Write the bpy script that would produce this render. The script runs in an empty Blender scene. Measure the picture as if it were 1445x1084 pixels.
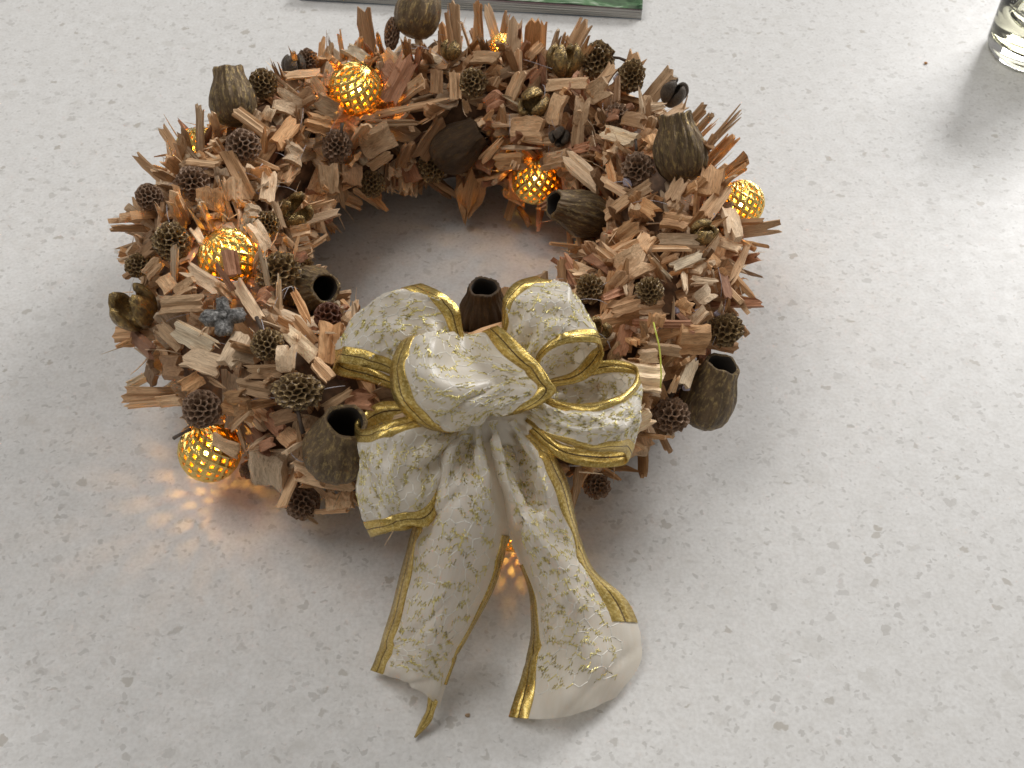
import bpy, bmesh, math, random
import numpy as np
from mathutils import Vector, Matrix

random.seed(7); rng = np.random.default_rng(7)
scene = bpy.context.scene
COL = scene.collection

# ------------------------------------------------------------------ camera
F_PX, PITCH, DIST = 1500.0, math.radians(50.0), 0.592
W_PX, H_PX = 1445.0, 1084.0
RT = Vector((1, 0, 0))
FW = Vector((0, math.cos(PITCH), -math.sin(PITCH)))
UP = Vector((0, math.sin(PITCH), math.cos(PITCH)))
CAM = Vector((0, 0, .045)) - DIST * (FW + RT * ((622 - W_PX / 2) / F_PX) - UP * ((349 - H_PX / 2) / F_PX))
cd = bpy.data.cameras.new('camera'); cam = bpy.data.objects.new('camera', cd); COL.objects.link(cam)
cd.sensor_width = 36.0; cd.lens = 36.0 * F_PX / W_PX; cd.clip_start = .01; cd.clip_end = 50
cam.location = CAM
cam.rotation_euler = (math.pi / 2 - PITCH, 0, 0)
cd.dof.use_dof = True; cd.dof.focus_distance = .54; cd.dof.aperture_fstop = 20.0
scene.camera = cam

# ------------------------------------------------------------------ world and lamps
world = bpy.data.worlds.new('World'); scene.world = world; world.use_nodes = True
bg = world.node_tree.nodes['Background']
bg.inputs[0].default_value = (1.0, .965, .925, 1); bg.inputs[1].default_value = .30

def area(name, loc, target, sx, sy, power, col):
    l = bpy.data.lights.new(name, 'AREA'); l.shape = 'RECTANGLE'; l.size = sx; l.size_y = sy
    l.energy = power; l.color = col
    o = bpy.data.objects.new(name, l); COL.objects.link(o)
    o.location = loc
    o.rotation_euler = (Vector(target) - Vector(loc)).to_track_quat('-Z', 'Y').to_euler()
    return o
area('window_light', (2.5, 2.75, 1.95), (0, 0, 0), 1.7, 1.4, 160, (1.0, .99, .975))
area('ceiling_bounce_fill', (-1.3, .5, 2.9), (0, 0, 0), 1.9, 1.6, 44, (1.0, .98, .955))  # added overhead fill, stands in for ceiling bounce on the bow and hole

scene.view_settings.view_transform = 'Standard'; scene.view_settings.look = 'None'
scene.view_settings.exposure = -.25; scene.view_settings.gamma = 1
scene.view_settings.use_curve_mapping = False
scene.render.engine = 'CYCLES'
scene.cycles.use_denoising = True
scene.cycles.max_bounces = 10; scene.cycles.transparent_max_bounces = 16
scene.cycles.sample_clamp_indirect = 20

# ------------------------------------------------------------------ helpers
def ray(px, py):
    return (FW + RT * ((px - W_PX / 2) / F_PX) - UP * ((py - H_PX / 2) / F_PX))     # z-depth 1 along it
def at_h(px, py, h):
    d = ray(px, py); return CAM + d * ((h - CAM.z) / d.z)
def project(p):
    d = p - CAM; z = d.dot(FW)
    return W_PX / 2 + F_PX * d.dot(RT) / z, H_PX / 2 - F_PX * d.dot(UP) / z, z
RING_R, RING_Z = .122, .045
def ring_sdf(p):
    return math.hypot(math.hypot(p.x, p.y) - RING_R, p.z - RING_Z)
def ring_normal(p):
    a = math.atan2(p.y, p.x)
    n = p - Vector((RING_R * math.cos(a), RING_R * math.sin(a), RING_Z))
    return n.normalized()
def on_ring(px, py, r):
    """first point of the sight line on a ring of tube radius r, else the point nearest to it"""
    d = ray(px, py); t = .30; best = (9, t)
    while t < .95:
        s = ring_sdf(CAM + d * t) - r
        if s < best[0]: best = (s, t)
        if s < 2e-4: break
        t += max(s * .6 / d.length, 4e-4)
    p = CAM + d * best[1]
    if p.z < .002: p = at_h(px, py, .002)
    return p

def link(o, parent=None):
    COL.objects.link(o)
    if parent is not None: o.parent = parent
    return o
def mesh_obj(name, verts, faces, mat, parent=None, smooth=False):
    me = bpy.data.meshes.new(name); me.from_pydata([tuple(v) for v in verts], [], faces); me.update()
    if smooth: me.polygons.foreach_set('use_smooth', [True] * len(me.polygons))
    if mat: me.materials.append(mat)
    return link(bpy.data.objects.new(name, me), parent)
def empty(name, loc, label, cat, group=None):
    o = bpy.data.objects.new(name, None); o.empty_display_size = .02; o.location = loc
    COL.objects.link(o); o['label'] = label; o['category'] = cat
    if group: o['group'] = group
    return o
def basis(x, z):
    """matrix with local X along x and local Z as near z as it can be"""
    x = x.normalized(); y = z.cross(x)
    if y.length < 1e-5: y = Vector((1, 0, 0)).cross(x)
    y.normalize(); z = x.cross(y)
    return Matrix((x, y, z)).transposed()

# ------------------------------------------------------------------ materials
class NT:
    def __init__(s, name):
        s.m = bpy.data.materials.new(name); s.m.use_nodes = True; s.t = s.m.node_tree
        s.b = s.t.nodes['Principled BSDF']; s.out = s.t.nodes['Material Output']
    def n(s, kind, **kw):
        x = s.t.nodes.new(kind)
        for k, v in kw.items(): setattr(x, k, v)
        return x
    def l(s, a, b): s.t.links.new(a, b)
    def set(s, **kw):
        for k, v in kw.items():
            k = k.replace('_', ' ')
            s.b.inputs[k].default_value = (*v, 1) if isinstance(v, tuple) and len(v) == 3 else v
    def noise(s, vec, scale, detail=4, rough=.55, dist=0):
        x = s.n('ShaderNodeTexNoise'); x.inputs['Scale'].default_value = scale
        x.inputs['Detail'].default_value = detail; x.inputs['Roughness'].default_value = rough
        x.inputs['Distortion'].default_value = dist
        if vec is not None: s.l(vec, x.inputs['Vector'])
        return x
    def ramp(s, fac, stops, interp='LINEAR'):
        x = s.n('ShaderNodeValToRGB'); s.l(fac, x.inputs[0]); e = x.color_ramp.elements
        x.color_ramp.interpolation = interp
        while len(e) < len(stops): e.new(.5)
        for el, (p, c) in zip(e, stops):
            el.position = p; el.color = (*c, 1) if not isinstance(c, (int, float)) else (c, c, c, 1)
        return x
    def mix(s, fac, a, b, blend='MIX'):
        x = s.n('ShaderNodeMix', data_type='RGBA', blend_type=blend)
        for sock, v in ((x.inputs[0], fac), (x.inputs[6], a), (x.inputs[7], b)):
            if isinstance(v, (int, float)): sock.default_value = v
            elif isinstance(v, tuple): sock.default_value = (*v, 1)
            else: s.l(v, sock)
        return x.outputs[2]
    def math(s, op, a, b=0.0):
        x = s.n('ShaderNodeMath', operation=op)
        for sock, v in ((x.inputs[0], a), (x.inputs[1], b)):
            if isinstance(v, (int, float)): sock.default_value = v
            else: s.l(v, sock)
        return x.outputs[0]
    def bump(s, h, strength, dist=.001):
        x = s.n('ShaderNodeBump'); x.inputs['Strength'].default_value = strength
        x.inputs['Distance'].default_value = dist
        s.l(h, x.inputs['Height']); s.l(x.outputs[0], s.b.inputs['Normal']); return x
    def mapping(s, vec, scale=(1, 1, 1), loc=None):
        x = s.n('ShaderNodeMapping'); x.inputs['Scale'].default_value = scale; s.l(vec, x.inputs['Vector'])
        if loc is not None: s.l(loc, x.inputs['Location'])
        return x.outputs[0]

def mat_wood(name, joined):
    k = NT(name)
    if joined:
        a = k.n('ShaderNodeAttribute', attribute_name='tone'); tone = a.outputs['Color']
        g = k.n('ShaderNodeAttribute', attribute_name='local').outputs['Vector']
        vec = k.mapping(g, (1.1, 7, 5)); speck = g
    else:
        oi = k.n('ShaderNodeObjectInfo'); tone = oi.outputs['Color']
        tc = k.n('ShaderNodeTexCoord').outputs['Object']
        off = k.n('ShaderNodeCombineXYZ'); r = k.math('MULTIPLY', oi.outputs['Random'], 40.0)
        for i in range(3): k.l(r, off.inputs[i])
        vec = k.mapping(tc, (1.1, 7, 5), off.outputs[0]); speck = k.mapping(tc, (1, 1, 1), off.outputs[0])
    n1 = k.noise(vec, 2.2, 6, .65, .6)
    n2 = k.noise(speck, 1.6, 3)
    g = k.ramp(n1.outputs[0], [(.28, (.42, .36, .31)), (.45, (.82, .79, .76)), (.6, (1.05, 1.03, 1.0)), (.8, (1.3, 1.3, 1.3))])
    c = k.mix(1.0, tone, g.outputs[0], 'MULTIPLY')
    stain = k.ramp(n2.outputs[0], [(.35, (.62, .50, .40)), (.58, (1, 1, 1))])
    c = k.mix(.45, c, stain.outputs[0], 'MULTIPLY')
    k.l(c, k.b.inputs['Base Color'])
    k.set(Roughness=.62, Specular_IOR_Level=.3)
    k.bump(n1.outputs[0], .55, .0011)
    return k.m
M_WOOD = mat_wood('split_wood', False); M_WOODJ = mat_wood('split_wood_joined', True)

def mat_plain(name, col, rough=.5, metal=0., var=.25, scale=150, bump=.2, spec=.5):
    k = NT(name); tc = k.n('ShaderNodeTexCoord').outputs['Object']
    n = k.noise(tc, scale, 5)
    lo = tuple(c * (1 - var) for c in col); hi = tuple(min(1, c * (1 + var)) for c in col)
    r = k.ramp(n.outputs[0], [(.3, lo), (.7, hi)]); k.l(r.outputs[0], k.b.inputs['Base Color'])
    k.set(Roughness=rough, Metallic=metal, Specular_IOR_Level=spec)
    if bump: k.bump(n.outputs[0], bump, .0008)
    return k.m

def mat_gilded(name, base, gold, amount, rough=.34, bump=1.0, scale=13):
    """dark dried shell with patchy gold paint"""
    k = NT(name); tc = k.n('ShaderNodeTexCoord').outputs['Object']
    oi = k.n('ShaderNodeObjectInfo')
    v = k.n('ShaderNodeVectorMath', operation='ADD'); k.l(tc, v.inputs[0])
    cx = k.n('ShaderNodeCombineXYZ'); k.l(oi.outputs['Random'], cx.inputs[0]); k.l(oi.outputs['Random'], cx.inputs[2]); k.l(cx.outputs[0], v.inputs[1])
    cm = k.n('ShaderNodeVectorMath', operation='SCALE'); cm.inputs['Scale'].default_value = 30.0; k.l(cx.outputs[0], cm.inputs[0]); k.l(cm.outputs[0], v.inputs[1])
    n = k.noise(k.mapping(v.outputs[0], (1, 1, .6)), scale, 9, .7)
    f = k.ramp(n.outputs[0], [(max(0, .58 - amount * .3), 0.), (.76 - amount * .3, 1.)])
    dk = k.ramp(k.noise(v.outputs[0], 3.5, 3).outputs[0], [(.3, tuple(c * .6 for c in base)), (.7, tuple(c * 1.35 for c in base))])
    k.l(k.mix(f.outputs[0], dk.outputs[0], gold), k.b.inputs['Base Color'])
    k.l(k.math('ADD', k.math('MULTIPLY', f.outputs[0], .55), .35), k.b.inputs['Metallic'])
    st = k.noise(k.mapping(v.outputs[0], (1.5, 1.5, .14)), scale * 1.5, 7, .7, .3)
    k.set(Roughness=rough); k.bump(k.math('ADD', k.math('MULTIPLY', n.outputs[0], .4), st.outputs[0]), bump, .0014)
    return k.m
M_POD = mat_gilded('bronzed_pod', (.175, .118, .064), (.58, .43, .19), .26)
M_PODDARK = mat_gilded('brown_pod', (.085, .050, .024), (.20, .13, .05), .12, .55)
M_CAPS = mat_gilded('gilded_capsule', (.15, .098, .045), (.50, .35, .14), .55, .24, .6, 6)
M_BARK = mat_gilded('grey_capsule', (.12, .095, .075), (.34, .28, .18), .2, .5)
M_SILVER = mat_gilded('silvered_capsule', (.15, .143, .135), (.54, .525, .50), .42, .42, 1., 7)
M_PODIN = mat_plain('pod_inside', (.018, .012, .007), .8, 0, .5, 300)

def mat_cone(name, base, rimcol, metal, rough):
    k = NT(name); a = k.n('ShaderNodeAttribute', attribute_name='rim')
    tc = k.n('ShaderNodeTexCoord').outputs['Object']
    n = k.noise(tc, 9, 4)
    f = k.math('MULTIPLY', a.outputs['Fac'], k.ramp(n.outputs[0], [(.45, 0.), (.68, 1.)]).outputs[0])
    dk = k.ramp(n.outputs[0], [(.3, tuple(c * .55 for c in base)), (.7, tuple(c * 1.4 for c in base))])
    k.l(k.mix(f, dk.outputs[0], rimcol), k.b.inputs['Base Color'])
    k.l(k.math('MULTIPLY', f, metal), k.b.inputs['Metallic'])
    k.set(Roughness=rough); k.bump(n.outputs[0], .4, .0006)
    return k.m
M_CONEG = mat_cone('gilded_cone', (.19, .120, .064), (.66, .48, .21), .6, .34)
M_CONEB = mat_cone('brown_cone', (.24, .150, .094), (.44, .29, .19), .1, .6)
M_CONER = mat_cone('red_brown_cone', (.14, .055, .03), (.20, .085, .05), .05, .6)
M_TWIG = mat_plain('twig', (.07, .045, .03), .7)
M_CORE = mat_plain('ring_base', (.16, .085, .042), .8, 0, .5, 220, .6)

def mat_gold_shell():
    k = NT('gold_filigree'); tc = k.n('ShaderNodeTexCoord').outputs['Object']
    n = k.noise(tc, 9, 3)
    k.l(k.ramp(n.outputs[0], [(.3, (.78, .54, .13)), (.7, (.98, .76, .28))]).outputs[0], k.b.inputs['Base Color'])
    k.set(Metallic=1., Roughness=.24); k.bump(n.outputs[0], .5, .0009); return k.m
M_GOLD = mat_gold_shell()
def mat_bulb():
    k = NT('lit_bulb'); k.set(Base_Color=(1., .6, .15), Emission_Color=(1., .48, .065), Emission_Strength=560.0, Roughness=.4); return k.m
M_BULB = mat_bulb()

def mat_table():
    k = NT('speckled_quartz'); tc = k.n('ShaderNodeTexCoord').outputs['Object']
    wob = k.noise(tc, 170, 3)
    dv = k.n('ShaderNodeVectorMath', operation='MULTIPLY_ADD'); k.l(wob.outputs['Color'], dv.inputs[0])
    dv.inputs[1].default_value = (.009, .009, .009); k.l(tc, dv.inputs[2])
    def flecks(scale, size, share, vec):
        v = k.n('ShaderNodeTexVoronoi', voronoi_dimensions='2D'); v.inputs['Scale'].default_value = scale
        k.l(k.mapping(vec, (1, 1.25, 1)), v.inputs['Vector'])
        sep = k.n('ShaderNodeSeparateColor'); k.l(v.outputs['Color'], sep.inputs[0])
        pick = k.math('LESS_THAN', sep.outputs[0], share)
        rad = k.math('MULTIPLY', sep.outputs[1], size)
        d = k.math('SUBTRACT', k.math('ADD', rad, size * .25), v.outputs['Distance'])
        soft = k.n('ShaderNodeClamp'); k.l(k.math('MULTIPLY', d, 9.0), soft.inputs[0])
        return k.math('MULTIPLY', k.math('MULTIPLY', soft.outputs[0], pick), k.math('ADD', k.math('MULTIPLY', sep.outputs[2], .75), .2)), sep.outputs[2]
    cloud = k.noise(tc, 95, 6, .65); fine = k.noise(tc, 520, 3)
    base = k.ramp(cloud.outputs[0], [(.3, (.655, .641, .617)), (.55, (.73, .719, .699)), (.72, (.78, .773, .758))])
    c = k.mix(.22, base.outputs[0], k.ramp(fine.outputs[0], [(.35, (.45, .44, .42)), (.6, (.8, .8, .79))]).outputs[0])
    f1, t1 = flecks(125, .36, .17, dv.outputs[0]); f2, t2 = flecks(290, .42, .34, dv.outputs[0]); f3, t3 = flecks(60, .36, .10, dv.outputs[0])
    fc1 = k.ramp(t1, [(0., (.53, .51, .475)), (.6, (.47, .455, .43)), (1., (.43, .395, .34))])
    f4, t4 = flecks(165, .5, .55, dv.outputs[0])
    c = k.mix(k.math('MULTIPLY', f4, .34), c, k.ramp(t4, [(0., (.60, .575, .53)), (.5, (.66, .645, .615)), (1., (.88, .875, .865))], 'CONSTANT').outputs[0])
    c = k.mix(k.math('MULTIPLY', f3, .4), c, (.53, .51, .47))
    c = k.mix(k.math('MULTIPLY', f1, .8), c, fc1.outputs[0])
    c = k.mix(k.math('MULTIPLY', f2, .72), c, (.47, .455, .43))
    k.l(c, k.b.inputs['Base Color'])
    k.l(k.ramp(cloud.outputs[0], [(.3, .44), (.7, .36)]).outputs[0], k.b.inputs['Roughness'])
    k.set(Specular_IOR_Level=.42)
    return k.m
M_TABLE = mat_table()

def mat_satin():
    k = NT('cream_organza'); uv = k.n('ShaderNodeUVMap').outputs[0]
    wv = k.noise(k.mapping(uv, (900, 160, 1)), 1, 3); w2 = k.noise(k.mapping(uv, (6, 30, 1)), 1, 4)
    k.l(k.ramp(w2.outputs[0], [(.3, (.89, .82, .70)), (.7, (.95, .90, .81))]).outputs[0], k.b.inputs['Base Color'])
    k.set(Roughness=.27, Sheen_Weight=.2, Sheen_Roughness=.4, Specular_IOR_Level=.55)
    k.bump(k.math('ADD', k.math('MULTIPLY', wv.outputs[0], .25), w2.outputs[0]), .22, .0007)
    tr = k.n('ShaderNodeBsdfTranslucent'); tr.inputs[0].default_value = (.90, .83, .70, 1)
    tp = k.n('ShaderNodeBsdfTransparent')
    m1 = k.n('ShaderNodeMixShader'); m1.inputs[0].default_value = .38
    m2 = k.n('ShaderNodeMixShader')
    # plain selvedge at the cut ends is sheerer than the lined middle
    a = k.n('ShaderNodeAttribute', attribute_name='sheer')
    k.l(k.math('ADD', k.math('MULTIPLY', a.outputs['Fac'], .30), .04), m2.inputs[0])
    k.l(k.b.outputs[0], m1.inputs[1]); k.l(tr.outputs[0], m1.inputs[2])
    k.l(m1.outputs[0], m2.inputs[1]); k.l(tp.outputs[0], m2.inputs[2]); k.l(m2.outputs[0], k.out.inputs[0])
    return k.m
M_SATIN = mat_satin()
def mat_trim():
    k = NT('gold_braid'); uv = k.n('ShaderNodeUVMap').outputs[0]
    sep = k.n('ShaderNodeSeparateXYZ'); k.l(uv, sep.inputs[0])
    # u: metres along, v: 0..1 across
    w = k.n('ShaderNodeTexWave', wave_type='BANDS', bands_direction='DIAGONAL'); w.inputs['Scale'].default_value = .55
    w.inputs['Distortion'].default_value = 1.2
    k.l(k.mapping(uv, (1500, 9, 1)), w.inputs['Vector'])
    sp = k.noise(k.mapping(uv, (800, 7, 1)), 1, 2)
    big = k.noise(k.mapping(uv, (90, 1.5, 1)), 1, 3)
    col = k.ramp(sp.outputs[0], [(.32, (.26, .165, .03)), (.50, (.62, .43, .11)), (.64, (1., .84, .42))])
    c = k.mix(.5, col.outputs[0], k.ramp(big.outputs[0], [(.35, (.42, .28, .06)), (.65, (.85, .63, .20))]).outputs[0])
    dv = k.math('ABSOLUTE', k.math('SUBTRACT', sep.outputs[1], .52))
    st = k.math('LESS_THAN', k.math('ADD', dv, k.math('MULTIPLY', sp.outputs[0], .05)), .065)
    c = k.mix(st, c, (.10, .055, .012))
    k.l(c, k.b.inputs['Base Color'])
    k.l(k.math('SUBTRACT', .85, k.math('MULTIPLY', st, .7)), k.b.inputs['Metallic'])
    k.set(Roughness=.27)
    h = k.math('SUBTRACT', k.math('ADD', k.math('MULTIPLY', w.outputs['Fac'], .5), sp.outputs[0]), k.math('MULTIPLY', st, 1.5))
    k.bump(h, .28, .0005)
    return k.m
M_TRIM = mat_trim()
M_THREADW = mat_plain('white_thread', (.90, .87, .79), .35, 0, .06, 900, 0)
M_THREADG = mat_plain('gold_thread', (.92, .68, .25), .28, .45, .35, 900, 0)

# ------------------------------------------------------------------ countertop
def build_table():
    x0, x1, y0, y1, t = -1.0, 1.05, -.75, 1.15, .03
    v = [(x0, y0, -t), (x1, y0, -t), (x1, y1, -t), (x0, y1, -t), (x0, y0, 0), (x1, y0, 0), (x1, y1, 0), (x0, y1, 0)]
    f = [(0, 3, 2, 1), (4, 5, 6, 7), (0, 1, 5, 4), (1, 2, 6, 5), (2, 3, 7, 6), (3, 0, 4, 7)]
    o = mesh_obj('countertop', v, f, M_TABLE); o['kind'] = 'structure'
    o['label'] = 'white quartz countertop with grey and beige flecks'
build_table()

# ------------------------------------------------------------------ wreath
wreath = empty('wreath', (0, 0, 0), 'round wreath of split wood chips studded with gilded pods and seed cones', 'wreath')
def build_core():
    NU, NV, r = 96, 24, .033
    v, f = [], []
    for i in range(NU):
        a = 2 * math.pi * i / NU
        for j in range(NV):
            b = 2 * math.pi * j / NV
            rr = r * (1 + .05 * math.sin(5 * a + 3 * b) + .04 * math.sin(17 * a - 2 * b))
            z = max(.003, RING_Z + rr * 1.22 * math.sin(b) if math.sin(b) < 0 else RING_Z + rr * math.sin(b))
            v.append(((RING_R + rr * math.cos(b)) * math.cos(a), (RING_R + rr * math.cos(b)) * math.sin(a), z))
            f.append((i * NV + j, ((i + 1) % NU) * NV + j, ((i + 1) % NU) * NV + (j + 1) % NV, i * NV + (j + 1) % NV))
    mesh_obj('ring_base', v, f, M_CORE, wreath, True)
build_core()

# --- wood chip shapes: split blocks with splintered ends, in a unit box (x along the grain)
def chip_shape(seed):
    R = np.random.default_rng(seed); n, m = 5, 5
    kind = seed % 4                         # 0 block, 1 tapering, 2 pointed splinter, 3 curved shaving
    jag = (.06, .10, .13, .08)[kind] * R.uniform(.6, 1.5)
    x0 = -.5 + np.abs(R.normal(0, jag, m + 1)); x1 = .5 - np.abs(R.normal(0, jag * 1.4, m + 1))
    if R.random() < .45: x1 -= np.linspace(0, R.uniform(-.16, .16), m + 1).clip(-.2, .2) * R.choice([-1, 1])
    x1 = np.minimum(x1, .5)
    wp = np.ones(n + 1)
    s = np.linspace(0, 1, n + 1)
    if kind == 1: wp = 1 - s * R.uniform(.15, .5)
    if kind == 2: wp = np.interp(s, [0, .45, 1], [R.uniform(.6, .9), 1, R.uniform(.1, .3)])
    wp = wp * (1 + R.normal(0, .05, n + 1))
    skew = R.uniform(-.12, .12)
    ridge = R.normal(0, .22, m + 1); ridge2 = R.normal(0, .12, m + 1)
    bend = (R.uniform(-.3, .3), R.uniform(-.3, .3), R.uniform(-.4, .4), R.uniform(.7, 1.4))[kind]
    cup = R.uniform(-.5, .9)
    v = []
    for side in (1, -1):
        for i in range(n + 1):
            for j in range(m + 1):
                y = (j / m - .5)
                x = x0[j] + (x1[j] - x0[j]) * s[i]
                th = .5 * (1 - .25 * (abs(y) * 2) ** 3) * (1 if kind != 2 else 1 - .5 * s[i])
                z = side * th + (ridge[j] if side > 0 else -ridge2[j]) + R.normal(0, .05) + bend * (1 - 4 * x * x) * .5 + cup * y * y
                v.append((x, y * wp[i] + skew * (s[i] - .5) + R.normal(0, .012), z))
    N = (n + 1) * (m + 1); I = lambda k, i, j: k * N + i * (m + 1) + j
    f = []
    for i in range(n):
        for j in range(m):
            f.append((I(0, i, j), I(0, i + 1, j), I(0, i + 1, j + 1), I(0, i, j + 1)))
            f.append((I(1, i, j), I(1, i, j + 1), I(1, i + 1, j + 1), I(1, i + 1, j)))
        f.append((I(0, i, 0), I(1, i, 0), I(1, i + 1, 0), I(0, i + 1, 0)))
        f.append((I(0, i, m), I(0, i + 1, m), I(1, i + 1, m), I(1, i, m)))
    for j in range(m):
        f.append((I(0, 0, j), I(0, 0, j + 1), I(1, 0, j + 1), I(1, 0, j)))
        f.append((I(0, n, j), I(1, n, j), I(1, n, j + 1), I(0, n, j + 1)))
    return v, f
NSHAPE = 32
SHAPES = [chip_shape(i) for i in range(NSHAPE)]
SHAPE_ME = []
for v, f in SHAPES:
    me = bpy.data.meshes.new('wood_chip'); me.from_pydata(v, [], f); me.materials.append(M_WOOD); SHAPE_ME.append(me)
TONES = {'C': (.88, .73, .52), 'P': (.80, .61, .415), 'T': (.71, .485, .29), 'O': (.65, .385, .19), 'B': (.45, .275, .15), 'R': (.47, .245, .145)}

specials = []           # (centre, radius) of everything that is not a chip
chips = []              # (matrix, shape, tone, size on screen)
def tone_of(t):
    c = TONES[t]; k = random.uniform(.74, 1.50); w = random.uniform(-.03, .03)
    return (c[0] * k * (1 + w), c[1] * k, c[2] * k * (1 - w), 1)
def add_chip(a, b, width, thick, tone, shape=None, nrm=None, hand=True):
    ax = b - a; L = ax.length
    if L < .006: return
    mid = (a + b) / 2
    if nrm is None:
        nrm = (ring_normal(mid) * .7 + (CAM - mid).normalized() * .6).normalized()
    nrm = Matrix.Rotation(random.uniform(-.35, .35), 3, ax.normalized()) @ nrm
    M = basis(ax, nrm).to_4x4()
    M = Matrix.Translation(mid) @ M @ Matrix.Diagonal((L, width, thick, 1))
    if shape is None: shape = random.randrange(NSHAPE)
    chips.append((M, shape, tone_of(tone), (9 if hand else 0) + L * width * 1e3))

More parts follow.
